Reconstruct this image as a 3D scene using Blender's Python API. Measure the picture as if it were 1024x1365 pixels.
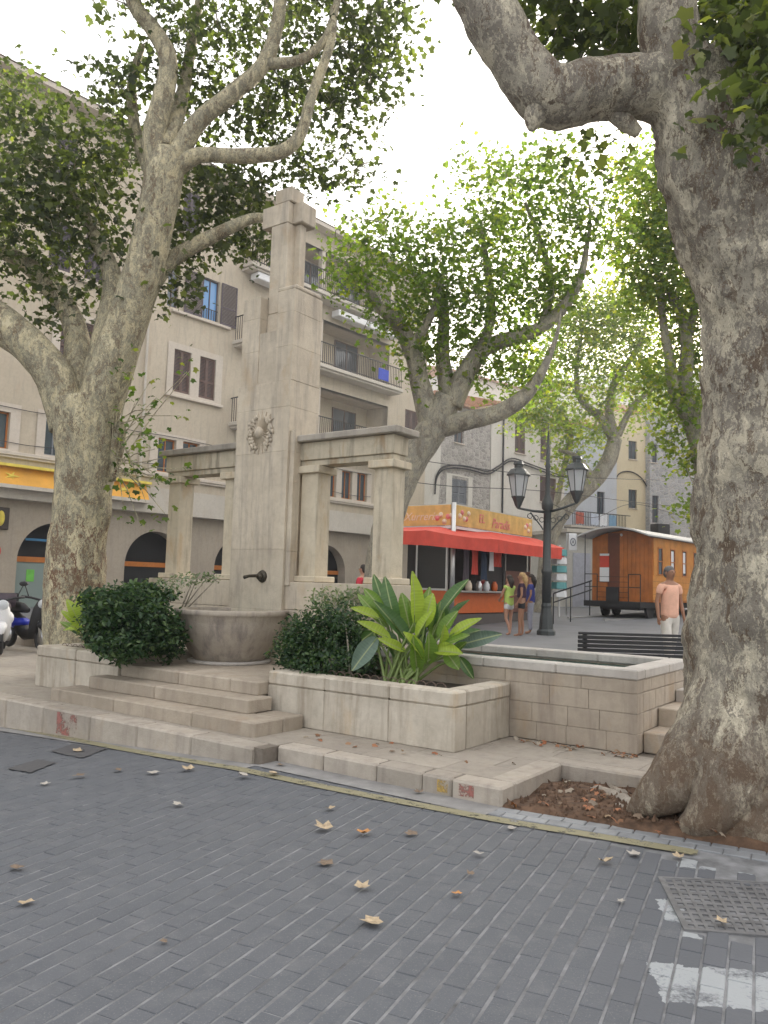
import bpy, math, random
import numpy as np
from mathutils import Vector, Matrix, noise as mnoise
random.seed(7); rng = np.random.default_rng(11)
for o in list(bpy.data.objects): bpy.data.objects.remove(o)
SC = bpy.context.scene
COL = SC.collection
# ---------------------------------------------------------------- camera, light, exposure
PITCH, ROLL, EYE, FPX = math.radians(5.2), math.radians(1.7), 1.6, 1062.0
fw = np.array([0, math.cos(PITCH), math.sin(PITCH)]); rt = np.array([1.0, 0, 0]); up0 = np.array([0, -math.sin(PITCH), math.cos(PITCH)])
CR = math.cos(ROLL)*rt + math.sin(ROLL)*up0; CU = -math.sin(ROLL)*rt + math.cos(ROLL)*up0
EYEP = np.array([0, 0, EYE])
cam = bpy.data.cameras.new('camera'); camo = bpy.data.objects.new('camera', cam); COL.objects.link(camo)
cam.sensor_fit = 'VERTICAL'; cam.sensor_height = 36.0; cam.lens = FPX/1365*36; cam.clip_end = 5000; cam.clip_start = 0.05
camo.matrix_world = Matrix(((CR[0], CU[0], -fw[0], 0), (CR[1], CU[1], -fw[1], 0), (CR[2], CU[2], -fw[2], EYE), (0, 0, 0, 1)))
SC.camera = camo
SUN_AZ, SUN_EL = math.radians(30), math.radians(15.3)
world = bpy.data.worlds.new('World'); SC.world = world; world.use_nodes = True
wn = world.node_tree; bgn = wn.nodes['Background']
sky = wn.nodes.new('ShaderNodeTexSky'); sky.sky_type = 'NISHITA'; sky.sun_disc = False
sky.sun_elevation = SUN_EL; sky.sun_rotation = SUN_AZ; sky.air_density = 1.0; sky.dust_density = 3.0; sky.ozone_density = 1.0
mx = wn.nodes.new('ShaderNodeMix'); mx.data_type = 'RGBA'; mx.inputs[0].default_value = 0.5; mx.inputs[7].default_value = (6.3, 5.8, 5.15, 1)   # thin bright haze over the whole sky
wn.links.new(sky.outputs[0], mx.inputs[6]); wn.links.new(mx.outputs[2], bgn.inputs[0]); bgn.inputs[1].default_value = 0.15
sl = bpy.data.lights.new('sun', 'SUN'); so = bpy.data.objects.new('sun', sl); COL.objects.link(so)
sl.energy = 5.0; sl.angle = math.radians(0.5); sl.color = (1.0, 0.93, 0.82)
sd = Vector((math.sin(SUN_AZ)*math.cos(SUN_EL), math.cos(SUN_AZ)*math.cos(SUN_EL), math.sin(SUN_EL)))
so.rotation_euler = sd.to_track_quat('Z', 'Y').to_euler()
SC.view_settings.view_transform = 'Standard'; SC.view_settings.look = 'None'; SC.view_settings.gamma = 1; SC.view_settings.use_curve_mapping = False
SC.view_settings.exposure = 1.68
SC.render.resolution_x = 768; SC.render.resolution_y = 1024
SC.render.engine = 'CYCLES'

# ---------------------------------------------------------------- measuring helpers (survey of the place from the photograph)
def ray(x, y): return fw + CR*(x-512)/FPX - CU*(y-682.5)/FPX
def at(x, y, D): return Vector(EYEP + ray(x, y)*D)                    # point at distance D along the view
def flat(x, y, z): d = ray(x, y); return Vector(EYEP + d*((z-EYE)/d[2]))  # point at height z
class Frame:
    def __init__(s, org, az):
        s.o = Vector(org); s.az = az
        s.a = Vector((math.sin(az), math.cos(az), 0)); s.b = Vector((math.sin(az-math.pi/2), math.cos(az-math.pi/2), 0))
    def P(s, a, b, z): return s.o + s.a*a + s.b*b + Vector((0, 0, z))
    def inv(s, p): q = Vector(p)-s.o; return q.dot(s.a), q.dot(s.b), q.z
UV = Frame((0, 0, 0), math.radians(125.5))            # a = along the fountain front (to the right), b = away from the road
_az = math.radians(40.4)
class BankFrame(Frame):
    def __init__(s, k): 
        s.a = Vector((math.sin(_az), math.cos(_az), 0)); s.b = Vector((math.cos(_az), -math.sin(_az), 0)); s.o = s.b*k; s.az = _az
BF = BankFrame(-25.65)                                # a = along the facade, b = out of the facade
def hit(fr, x, y, b=0.0):
    d = Vector(ray(x, y)); o = Vector(EYEP); t = (b - (o-fr.o).dot(fr.b))/d.dot(fr.b); q = o+d*t; return fr.inv(q)
def road_z(x, y):
    a = UV.inv((x, y, 0))[0]; return max(-0.5, -0.047*max(0.0, -5.0-a))
def plaza_z(x, y): return 0.30 + 0.025*max(0.0, math.hypot(x, y)-22)

# ---------------------------------------------------------------- object helpers
def link(o, parent=None):
    COL.objects.link(o)
    if parent is not None: o.parent = parent
    return o
def tag(o, label, cat, group=None):
    o['label'] = label; o['category'] = cat
    if group: o['group'] = group
    return o
def thing(name, label, cat, loc, group=None):
    o = bpy.data.objects.new(name, None); o.empty_display_size = 0.1; link(o); o.location = loc
    return tag(o, label, cat, group)
def struct(o): o['kind'] = 'structure'; return o
def stuff(o): o['kind'] = 'stuff'; return o
class MB:
    """collects vertices and faces (world coordinates) for one mesh object"""
    def __init__(s): s.v = []; s.f = []
    def add(s, vs, fs):
        k = len(s.v); s.v += [tuple(p) for p in vs]; s.f += [tuple(i+k for i in f) for f in fs]; return s
    def hexa(s, c): # 8 corners: bottom 4 ccw, top 4 ccw
        return s.add(c, [(0, 3, 2, 1), (4, 5, 6, 7), (0, 1, 5, 4), (1, 2, 6, 5), (2, 3, 7, 6), (3, 0, 4, 7)])
    def box(s, fr, a0, a1, b0, b1, z0, z1):
        P = fr.P; return s.hexa([P(a0, b0, z0), P(a1, b0, z0), P(a1, b1, z0), P(a0, b1, z0), P(a0, b0, z1), P(a1, b0, z1), P(a1, b1, z1), P(a0, b1, z1)])
    def tube(s, pts, rad, seg=8, cap=True, wob=0.0, wf=3.0, flare=None):
        pts = [Vector(p) for p in pts]; n = len(pts)
        if not hasattr(rad, '__len__'): rad = [rad]*n
        k = len(s.v); t0 = (pts[1]-pts[0]).normalized()
        ref = Vector((1, 0, 0)) if abs(t0.x) < .9 else Vector((0, 1, 0)); x = t0.cross(ref).normalized()
        for i in range(n):
            t = (pts[min(i+1, n-1)]-pts[max(i-1, 0)]).normalized(); x = (x-t*x.dot(t)).normalized(); y = t.cross(x)
            for j in range(seg):
                th = 2*math.pi*j/seg; d = x*math.cos(th)+y*math.sin(th); r = rad[i]
                if wob:
                    q = pts[i]+d*r; r *= 1+wob*mnoise.noise(q*wf)+wob*.5*mnoise.noise(q*wf*2.7)+((wob*.35*mnoise.noise(q*wf*5)+wob*.18*mnoise.noise(q*wf*11)) if seg > 24 else 0)+(flare(q, th) if flare else 0)
                s.v.append(tuple(pts[i]+d*r))
        for i in range(n-1):
            for j in range(seg): s.f.append((k+i*seg+j, k+i*seg+(j+1) % seg, k+(i+1)*seg+(j+1) % seg, k+(i+1)*seg+j))
        if cap: s.f.append(tuple(k+j for j in range(seg))[::-1]); s.f.append(tuple(k+(n-1)*seg+j for j in range(seg)))
        return s
    def lathe(s, c, prof, seg=24, a0=0.0):
        c = Vector(c); k = len(s.v)
        for r, z in prof:
            for j in range(seg):
                th = a0+2*math.pi*j/seg; s.v.append((c.x+r*math.cos(th), c.y+r*math.sin(th), c.z+z))
        n = len(prof)
        for i in range(n-1):
            for j in range(seg): s.f.append((k+i*seg+j, k+i*seg+(j+1) % seg, k+(i+1)*seg+(j+1) % seg, k+(i+1)*seg+j))
        s.f.append(tuple(k+j for j in range(seg))[::-1]); s.f.append(tuple(k+(n-1)*seg+j for j in range(seg))); return s
    def blob(s, c, r, seg=10, rings=6, wob=.0):
        c = Vector(c); r = Vector(r) if hasattr(r, '__len__') else Vector((r, r, r)); k = len(s.v)
        s.v.append(tuple(c+Vector((0, 0, -r.z))))
        for i in range(1, rings):
            ph = math.pi*i/rings-math.pi/2
            for j in range(seg):
                th = 2*math.pi*j/seg; d = Vector((math.cos(ph)*math.cos(th)*r.x, math.cos(ph)*math.sin(th)*r.y, math.sin(ph)*r.z))
                if wob: d = d*(1+wob*mnoise.noise((c+d)*9))
                s.v.append(tuple(c+d))
        s.v.append(tuple(c+Vector((0, 0, r.z)))); e = len(s.v)-1
        for j in range(seg): s.f.append((k, k+1+(j+1) % seg, k+1+j))
        for i in range(rings-2):
            for j in range(seg): a = k+1+i*seg; s.f.append((a+j, a+(j+1) % seg, a+seg+(j+1) % seg, a+seg+j))
        a = k+1+(rings-2)*seg
        for j in range(seg): s.f.append((a+j, a+(j+1) % seg, e))
        return s
    def build(s, name, mat, parent=None, smooth=False, bevel=0.0):
        me = bpy.data.meshes.new(name); vs = s.v
        if parent is not None: L = Vector(wloc(parent)); vs = [tuple(Vector(p)-L) for p in vs]; off = None
        else:
            n = len(vs); L = Vector((sum(p[0] for p in vs)/n, sum(p[1] for p in vs)/n, min(p[2] for p in vs))); vs = [tuple(Vector(p)-L) for p in vs]
        me.from_pydata(vs, [], s.f); me.materials.append(mat)
        if smooth: me.polygons.foreach_set('use_smooth', [True]*len(me.polygons))
        o = bpy.data.objects.new(name, me); link(o, parent)
        if parent is None: o.location = L
        if bevel:
            m = o.modifiers.new('b', 'BEVEL'); m.width = bevel; m.segments = 1; m.limit_method = 'ANGLE'; m.harden_normals = False
        return o
def wloc(o):
    L = Vector((0, 0, 0))
    while o is not None: L = L+Vector(o.location); o = o.parent
    return L
def boxo(name, mat, parent, fr, a0, a1, b0, b1, z0, z1, bevel=0.0): return MB().box(fr, a0, a1, b0, b1, z0, z1).build(name, mat, parent, bevel=bevel)
def spline(pts, n=6):
    """Catmull-Rom through (Vector, radius)"""
    out = []; m = len(pts)
    for i in range(m-1):
        p0, p1, p2, p3 = pts[max(i-1, 0)], pts[i], pts[i+1], pts[min(i+2, m-1)]
        for k in range(n):
            t = k/n; q = []
            for A, B, C_, D in zip(*(list(p[0])+[p[1]] for p in (p0, p1, p2, p3))):
                q.append(.5*((2*B)+(-A+C_)*t+(2*A-5*B+4*C_-D)*t*t+(-A+3*B-3*C_+D)*t**3))
            out.append((Vector(q[:3]), max(q[3], .004)))
    out.append((Vector(pts[-1][0]), pts[-1][1])); return out
def dup(root, loc, label=None):
    r = root.copy(); COL.objects.link(r); r.location = loc
    if label: r['label'] = label
    for ch in root.children:
        c = ch.copy(); COL.objects.link(c); c.parent = r
        for g in ch.children: d = g.copy(); COL.objects.link(d); d.parent = c
    return r

# ---------------------------------------------------------------- materials
def newmat(name):
    m = bpy.data.materials.new(name); m.use_nodes = True; nt = m.node_tree; return m, nt, nt.nodes['Principled BSDF']
def N(nt, t, **kw):
    n = nt.nodes.new('ShaderNode'+t)
    for k, v in kw.items():
        if k in n.inputs: n.inputs[k].default_value = v
        else: setattr(n, k, v)
    return n
def rgba(c): return (c[0], c[1], c[2], 1)
def mixc(nt, fac, a, b, mode='MIX'):
    m = N(nt, 'Mix', data_type='RGBA', blend_type=mode)
    for sock, val in ((m.inputs[0], fac), (m.inputs[6], a), (m.inputs[7], b)):
        if isinstance(val, (int, float)): sock.default_value = val
        elif isinstance(val, tuple): sock.default_value = rgba(val)
        else: nt.links.new(val, sock)
    return m.outputs[2]
def noise_(nt, vec, scale, detail=5, rough=.6, dist=0.0):
    n = N(nt, 'TexNoise', Scale=scale, Detail=detail, Roughness=rough, Distortion=dist); nt.links.new(vec, n.inputs['Vector']); return n
def ramp_(nt, fac, stops, interp='LINEAR'):
    r = N(nt, 'ValToRGB'); r.color_ramp.interpolation = interp; e = r.color_ramp.elements
    while len(e) < len(stops): e.new(.5)
    for el, (p, c) in zip(e, stops): el.position = p; el.color = rgba(c) if hasattr(c, '__len__') else (c, c, c, 1)
    nt.links.new(fac, r.inputs[0]); return r.outputs[0]
def wpos(nt, sx=1, sy=1, sz=1):
    g = N(nt, 'NewGeometry'); mp = N(nt, 'Mapping'); mp.inputs['Scale'].default_value = (sx, sy, sz); nt.links.new(g.outputs['Position'], mp.inputs[0]); return mp.outputs[0]
def bump_(nt, b, h, strength=.3, dist=.02):
    n = N(nt, 'Bump', Strength=strength, Distance=dist); nt.links.new(h, n.inputs['Height']); nt.links.new(n.outputs[0], b.inputs['Normal']); return n
def plain(name, c, rough=.6, metal=0.0, var=.12, scale=6, bump=0.0):
    m, nt, b = newmat(name); v = wpos(nt); n = noise_(nt, v, scale)
    f = ramp_(nt, n.outputs[0], [(.3, tuple(x*(1-var) for x in c)), (.7, tuple(min(1, x*(1+var)) for x in c))])
    nt.links.new(f, b.inputs['Base Color']); b.inputs['Roughness'].default_value = rough; b.inputs['Metallic'].default_value = metal
    if bump: bump_(nt, b, n.outputs[0], bump, .01)
    return m
def stone(name, c1, c2, stain=(.20, .17, .13), samt=.5, scale=2.5, bump=.35, objvar=.12, stainlo=.52, warm=(.42, .30, .17), wamt=.15):
    """weathered limestone: cloudy tone, fine pitting, vertical rain streaks, rusty blotches, per-block tone"""
    m, nt, b = newmat(name); v = wpos(nt)
    big = noise_(nt, v, scale, 6, .65); fine = noise_(nt, v, 45, 5, .7); med = noise_(nt, v, 11, 4, .65)
    col = ramp_(nt, big.outputs[0], [(.3, c1), (.7, c2)])
    col = mixc(nt, ramp_(nt, med.outputs[0], [(.45, 0.0), (.75, .35)]), col, tuple(x*.72 for x in c1))
    st = noise_(nt, wpos(nt, 5, 5, .55), 1.6, 5, .62); sf = ramp_(nt, st.outputs[0], [(stainlo, 0.0), (stainlo+.2, samt)])
    col = mixc(nt, sf, col, stain)
    wn_ = noise_(nt, wpos(nt, 2.2, 2.2, 1.0), 1.3, 4, .6, .4); col = mixc(nt, ramp_(nt, wn_.outputs[0], [(.56, 0.0), (.7, wamt)]), col, warm)
    oi = N(nt, 'ObjectInfo'); mr = N(nt, 'MapRange'); nt.links.new(oi.outputs['Random'], mr.inputs[0]); mr.inputs[3].default_value = 1-objvar; mr.inputs[4].default_value = 1+objvar
    col2 = N(nt, 'VectorMath', operation='SCALE'); nt.links.new(col, col2.inputs[0]); nt.links.new(mr.outputs[0], col2.inputs['Scale'])
    nt.links.new(col2.outputs[0], b.inputs['Base Color']); b.inputs['Roughness'].default_value = .88
    h = N(nt, 'Math', operation='ADD'); nt.links.new(fine.outputs[0], h.inputs[0]); nt.links.new(med.outputs[0], h.inputs[1]); bump_(nt, b, h.outputs[0], bump, .012)
    return m
M = {}
M['monument'] = stone('monument_stone', (.45, .385, .30), (.60, .525, .415), (.22, .19, .17), .55, 1.8, .35, .07, .50, (.42, .29, .16), .35)
M['pier'] = stone('pier_stone', (.50, .43, .32), (.62, .545, .42), (.17, .14, .11), .6, 2.2, .3, .05, .52, (.45, .28, .12), .5)
M['lintel'] = stone('lintel_stone', (.44, .385, .29), (.57, .50, .38), (.13, .11, .085), .75, 2.5, .4, .05, .51, (.36, .22, .10), .7)
M['slab'] = stone('weathered_slab', (.29, .26, .22), (.39, .35, .30), (.12, .11, .10), .5, 3, .5, .1)
M['bowl'] = stone('bowl_stone', (.33, .285, .235), (.44, .385, .32), (.15, .13, .125), .7, 2, .4, .02, .48)
M['step'] = stone('step_stone', (.33, .28, .22), (.43, .37, .30), (.22, .18, .15), .45, 2, .5, .10, .5, (.32, .22, .14), .3)
M['planter'] = stone('planter_stone', (.40, .355, .29), (.57, .52, .44), (.24, .19, .14), .6, 2.2, .3, .06, .5, (.45, .31, .16), .4)
M['poolstone'] = stone('pool_stone', (.36, .305, .245), (.46, .395, .32), (.22, .18, .15), .5, 2, .45, .05, .5, (.40, .27, .15), .4)
M['coping'] = stone('coping_stone', (.42, .39, .36), (.52, .49, .45), (.25, .23, .21), .4, 3, .4, .06)
M['kerb'] = stone('kerb_stone', (.33, .29, .245), (.43, .385, .33), (.20, .17, .15), .5, 3, .5, .12)
M['paving'] = stone('pavement_stone', (.30, .265, .225), (.39, .35, .295), (.20, .18, .165), .4, 1.2, .5, .06, .5, (.3, .24, .18), .3)
M['darkjoint'] = plain('joint_mortar', (.17, .145, .12), .95, bump=.4, scale=30)
M['plazafloor'] = plain('plaza_floor', (.16, .165, .175), .8, var=.15, scale=1.2, bump=.2)
M['facade'] = stone('bank_facade_stone', (.50, .43, .33), (.59, .51, .40), (.34, .295, .24), .5, .5, .15, .03, .52, (.46, .34, .24), .3)
M['facade_trim'] = stone('facade_trim_stone', (.58, .51, .43), (.64, .57, .49), (.42, .36, .3), .2, .8, .1, .03)
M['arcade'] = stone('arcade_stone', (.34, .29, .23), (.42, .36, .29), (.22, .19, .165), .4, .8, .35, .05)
M['band'] = stone('facade_band', (.52, .475, .41), (.60, .55, .48), (.38, .34, .31), .25, .8, .1, .02)
M['plaster'] = stone('white_plaster', (.60, .57, .51), (.68, .65, .59), (.42, .39, .35), .3, .7, .12, .03)
M['yellowplaster'] = stone('yellow_plaster', (.62, .54, .37), (.70, .62, .44), (.5, .44, .3), .2, .7, .12, .03)
M['brown_shutter'] = plain('brown_shutter_paint', (.13, .075, .062), .6)
M['grey_shutter'] = plain('grey_shutter_paint', (.22, .235, .26), .6)
M['violet_shutter'] = plain('dark_shutter_paint', (.075, .055, .07), .6)
M['orange_frame'] = plain('orange_wood', (.48, .16, .03), .5)
M['yellow_frame'] = plain('yellow_frame', (.55, .32, .03), .5)
M['darkroom'] = plain('dark_interior', (.012, .012, .014), .7)
M['iron'] = plain('black_iron', (.02, .021, .023), .5, .3)
M['lampiron'] = plain('lamp_iron', (.075, .082, .084), .5, .5, bump=.2, scale=30)
M['white'] = plain('white_paint', (.75, .75, .76), .5, var=.04)
M['orange_sign'] = plain('orange_awning', (.72, .36, .05), .7, var=.15, scale=1.5)
M['yellow'] = plain('yellow_awning_stripe', (.75, .6, .1), .7)
M['roof'] = plain('roof_tile', (.33, .17, .09), .85, var=.3, scale=8, bump=.3)
M['soil'] = plain('soil', (.11, .065, .04), .95, var=.45, scale=14, bump=1.0)
M['planter_soil'] = plain('planter_soil', (.04, .03, .02), .95, var=.4, scale=18, bump=.8)
M['steel'] = plain('brushed_steel', (.6, .6, .6), .35, .9, var=.05)
M['bronze'] = plain('bronze', (.07, .06, .045), .5, .6, bump=.3, scale=30)
M['bench'] = plain('bench_slat_paint', (.018, .018, .02), .45)
M['wirehoop'] = plain('rusty_wire', (.14, .10, .08), .7, .4)
def glass(name, c=(.05, .07, .09), rough=.08):
    m, nt, b = newmat(name); b.inputs['Base Color'].default_value = rgba(c); b.inputs['Roughness'].default_value = rough; b.inputs['Specular IOR Level'].default_value = .8
    n = noise_(nt, wpos(nt), .9, 2); bump_(nt, b, n.outputs[0], .05, .02); return m
M['glass'] = glass('window_glass'); M['blue_reflection'] = glass('painted_sky_reflection', (.10, .30, .62), .15); M['frost'] = glass('frosted_glass', (.22, .28, .26), .4)  # second glass has a blue sky reflection painted into its base colour
def water():
    m, nt, b = newmat('pool_water'); b.inputs['Base Color'].default_value = (.03, .075, .06, 1); b.inputs['Roughness'].default_value = .06
    n = noise_(nt, wpos(nt, 1, 1, 1), 7, 3); bump_(nt, b, n.outputs[0], .12, .02); return m
M['water'] = water()
def sett(name, c1, c2, edge=(.30, .29, .28)):
    m, nt, b = newmat(name); v = wpos(nt); oi = N(nt, 'ObjectInfo')
    at_ = N(nt, 'Attribute', attribute_name='rnd'); big = noise_(nt, v, .6, 4); fine = noise_(nt, v, 60, 5, .7); med = noise_(nt, v, 7, 4)
    add = N(nt, 'Math', operation='ADD'); nt.links.new(oi.outputs['Random'], add.inputs[0]); nt.links.new(at_.outputs['Fac'], add.inputs[1])
    fr = N(nt, 'Math', operation='FRACT'); nt.links.new(add.outputs[0], fr.inputs[0])
    col = mixc(nt, fr.outputs[0], c1, c2)
    col = mixc(nt, ramp_(nt, big.outputs[0], [(.35, 0.0), (.7, .5)]), col, (.092, .104, .122))
    col = mixc(nt, ramp_(nt, med.outputs[0], [(.50, 0.0), (.70, .55)]), col, (.145, .15, .16))
    sp = noise_(nt, v, 150, 2, .5); col = mixc(nt, ramp_(nt, sp.outputs[0], [(.6, 0.0), (.7, .35)]), col, (.3, .3, .3))
    nt.links.new(col, b.inputs['Base Color']); b.inputs['Roughness'].default_value = .72
    bump_(nt, b, fine.outputs[0], .4, .006); return m
M['sett'] = sett('grey_sett', (.096, .103, .117), (.110, .117, .132))
def painted_sett():
    """sett with worn road paint inside marked rectangles (real places on the road), broken up by wear"""
    m, nt, b = newmat('worn_paint_on_sett'); v = wpos(nt); n = noise_(nt, v, 4, 6, .72); f = noise_(nt, v, 60, 4, .7); e = noise_(nt, v, 16, 4, .6)
    def mth(op, x, y=None, z=None):
        q = N(nt, 'Math', operation=op)
        for i, t in enumerate((x, y, z)):
            if t is None: continue
            if isinstance(t, (int, float)): q.inputs[i].default_value = t
            else: nt.links.new(t, q.inputs[i])
        return q.outputs[0]
    jit = mth('MULTIPLY_ADD', e.outputs[0], .10, -.05); tot = None
    for p0, p1, w0, w1 in ((flat(862, 1283, 0), flat(1060, 1300, 0), -.34, .0), (flat(900, 1143, 0), flat(1060, 1160, 0), -.17, .0), (flat(880, 1200, 0), flat(905, 1250, 0), -.02, .10)):
        d = p1-p0; L = d.length; ang = math.atan2(d.y, d.x); mp = N(nt, 'Mapping', vector_type='TEXTURE'); mp.inputs['Location'].default_value = (p0.x, p0.y, 0); mp.inputs['Rotation'].default_value = (0, 0, ang); nt.links.new(v, mp.inputs[0])
        sp_ = N(nt, 'SeparateXYZ'); nt.links.new(mp.outputs[0], sp_.inputs[0]); x, y = mth('ADD', sp_.outputs[0], jit), mth('ADD', sp_.outputs[1], jit)
        k = mth('MULTIPLY', mth('MULTIPLY', mth('GREATER_THAN', x, 0.0), mth('LESS_THAN', x, L+(.5 if w0 < -.1 else 0))), mth('MULTIPLY', mth('GREATER_THAN', y, w0), mth('LESS_THAN', y, w1))); tot = k if tot is None else mth('MAXIMUM', tot, k)
    ad = mth('MULTIPLY_ADD', f.outputs[0], .35, n.outputs[0]); wr = ramp_(nt, ad, [(.52, 0.0), (.66, 1.0)]); oi = N(nt, 'ObjectInfo')
    base = mixc(nt, oi.outputs['Random'], (.096, .103, .117), (.110, .117, .132)); col = mixc(nt, mth('MULTIPLY', wr, tot), base, (.33, .35, .365)); nt.links.new(col, b.inputs['Base Color']); b.inputs['Roughness'].default_value = .75; bump_(nt, b, f.outputs[0], .4, .006); return m
M['painted_sett'] = painted_sett()
M['palesett'] = sett('pale_sett', (.27, .28, .29), (.34, .35, .36))
M['joint'] = plain('pale_joint', (.175, .178, .185), .9, var=.55, scale=5, bump=.3)
def paint(name, c, thr=.5, scale=9):
    m, nt, b = newmat(name); n = noise_(nt, wpos(nt), scale, 6, .7); n2 = noise_(nt, wpos(nt), 70, 3, .7)
    ad = N(nt, 'Math', operation='ADD'); nt.links.new(n.outputs[0], ad.inputs[0]); mul = N(nt, 'Math', operation='MULTIPLY'); mul.inputs[1].default_value = .4
    nt.links.new(n2.outputs[0], mul.inputs[0]); nt.links.new(mul.outputs[0], ad.inputs[1])
    a = ramp_(nt, ad.outputs[0], [(thr+.08, 0.0), (thr+.2, 1.0)]); b.inputs['Base Color'].default_value = rgba(c); b.inputs['Roughness'].default_value = .7
    nt.links.new(a, b.inputs['Alpha']); return m
M['yellowline'] = paint('worn_yellow_line', (.25, .23, .145), .46)
M['whitepaint'] = paint('worn_white_paint', (.34, .36, .38), .50, 3.2)
M['redpaint'] = paint('faded_red_paint', (.32, .13, .11), .58, 8)
M['ochrepaint'] = paint('faded_ochre_paint', (.45, .30, .08), .56, 8)
def bark(name, cols, scale=5.0, basez=None, peel=None):
    """plane-tree bark: irregular flakes of several ages over a base tone, dark flake edges, knobbly relief"""
    m, nt, b = newmat(name); v = wpos(nt, 1, 1, .5)
    w = noise_(nt, v, 4, 6, .7); w2 = noise_(nt, v, 22, 4, .7)
    mm = N(nt, 'VectorMath', operation='MULTIPLY_ADD'); nt.links.new(w.outputs['Color'], mm.inputs[0]); mm.inputs[1].default_value = (.5, .5, .5); nt.links.new(v, mm.inputs[2])
    m2 = N(nt, 'VectorMath', operation='MULTIPLY_ADD'); nt.links.new(w2.outputs['Color'], m2.inputs[0]); m2.inputs[1].default_value = (.10, .10, .10); nt.links.new(mm.outputs[0], m2.inputs[2])
    n1 = noise_(nt, m2.outputs[0], scale*1.1, 3, .55, .6); n2 = noise_(nt, m2.outputs[0], scale*2.4, 2, .5, .8); n3 = noise_(nt, m2.outputs[0], scale*4.6, 2, .5, .5)
    col = ramp_(nt, n1.outputs[0], [(0, cols[4]), (.40, cols[2]), (.47, cols[0]), (.55, cols[1]), (.62, cols[3])], 'CONSTANT')
    col = mixc(nt, ramp_(nt, n2.outputs[0], [(0, 0.0), (.56, .85)], 'CONSTANT'), col, cols[2]); col = mixc(nt, ramp_(nt, n3.outputs[0], [(0, 0.0), (.58, .8)], 'CONSTANT'), col, cols[1])
    n4 = noise_(nt, m2.outputs[0], scale*3.3, 2, .5, .9); col = mixc(nt, ramp_(nt, n4.outputs[0], [(0, 0.0), (.61, .8)], 'CONSTANT'), col, cols[4])
    big = noise_(nt, wpos(nt), 1.1, 4, .6); col = mixc(nt, ramp_(nt, big.outputs[0], [(.4, 0.0), (.7, .08)]), col, cols[0])
    fn = noise_(nt, wpos(nt), 42, 6, .78); col = mixc(nt, ramp_(nt, fn.outputs[0], [(.36, .35), (.45, 0.0)]), col, tuple(x*.5 for x in cols[4]))
    if peel:
        z0, z1, pc = peel; g = N(nt, 'NewGeometry'); sx = N(nt, 'SeparateXYZ'); nt.links.new(g.outputs['Position'], sx.inputs[0]); mr = N(nt, 'MapRange'); nt.links.new(sx.outputs['Z'], mr.inputs[0]); mr.inputs[1].default_value = z0; mr.inputs[2].default_value = z1
        zf = ramp_(nt, mr.outputs[0], [(0, 0.0), (.15, .12), (.5, .14), (.85, .12), (1, 0.0)]); ad = N(nt, 'Math', operation='ADD'); nt.links.new(zf, ad.inputs[0]); nt.links.new(n2.outputs[0], ad.inputs[1])
        col = mixc(nt, ramp_(nt, ad.outputs[0], [(0, 0.0), (.69, .9)], 'CONSTANT'), col, pc)
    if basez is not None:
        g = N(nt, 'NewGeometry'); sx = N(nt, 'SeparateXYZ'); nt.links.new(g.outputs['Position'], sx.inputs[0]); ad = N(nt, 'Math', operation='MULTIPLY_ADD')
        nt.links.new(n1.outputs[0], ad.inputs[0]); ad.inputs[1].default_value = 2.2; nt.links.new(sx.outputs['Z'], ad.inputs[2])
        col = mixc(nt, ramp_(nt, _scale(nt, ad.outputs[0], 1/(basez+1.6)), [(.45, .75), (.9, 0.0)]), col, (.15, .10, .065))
    nt.links.new(col, b.inputs['Base Color']); b.inputs['Roughness'].default_value = .88
    hs = []
    for n_, k in ((n1, 1.0), (n2, .5), (n4, .5), (fn, .55)): hs.append(_scale(nt, n_.outputs[0], k))
    acc = hs[0]
    for h in hs[1:]: ad = N(nt, 'Math', operation='ADD'); nt.links.new(acc, ad.inputs[0]); nt.links.new(h, ad.inputs[1]); acc = ad.outputs[0]
    bump_(nt, b, acc, .8, .03); return m
def _scale(nt, s, k): m_ = N(nt, 'Math', operation='MULTIPLY'); nt.links.new(s, m_.inputs[0]); m_.inputs[1].default_value = k; return m_.outputs[0]
BK = [(.35, .325, .26), (.44, .39, .29), (.27, .25, .21), (.50, .46, .35), (.20, .17, .13)]
M['bark_left'] = bark('plane_bark_yellowish', [(.43, .39, .275), (.60, .52, .33), (.27, .25, .185), (.68, .61, .42), (.20, .15, .095)], 6.5, peel=(.9, 2.5, (.17, .085, .05)))
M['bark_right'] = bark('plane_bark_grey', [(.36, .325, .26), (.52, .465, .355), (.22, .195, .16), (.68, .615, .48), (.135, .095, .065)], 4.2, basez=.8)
M['bark_far'] = bark('plane_bark_far', BK, 4)
def leafmat(name, cols, trans=.45, rough=.55, tcol=(1.15, 1.35, .35)):
    m, nt, b = newmat(name); a = N(nt, 'Attribute', attribute_name='rnd'); col = ramp_(nt, a.outputs['Fac'], [(i/(len(cols)-1), c) for i, c in enumerate(cols)])
    nt.links.new(col, b.inputs['Base Color']); b.inputs['Roughness'].default_value = rough; b.inputs['Specular IOR Level'].default_value = .35
    tr = N(nt, 'BsdfTranslucent'); tc = mixc(nt, 1.0, col, tcol, 'MULTIPLY'); nt.links.new(tc, tr.inputs['Color'])
    g = N(nt, 'VectorMath', operation='SCALE'); nt.links.new(tc, g.inputs[0]); g.inputs['Scale'].default_value = 2.2; nt.links.new(g.outputs[0], tr.inputs['Color'])
    ms = N(nt, 'MixShader'); ms.inputs[0].default_value = trans; nt.links.new(b.outputs[0], ms.inputs[1]); nt.links.new(tr.outputs[0], ms.inputs[2])
    nt.links.new(ms.outputs[0], nt.nodes['Material Output'].inputs[0]); return m
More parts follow.
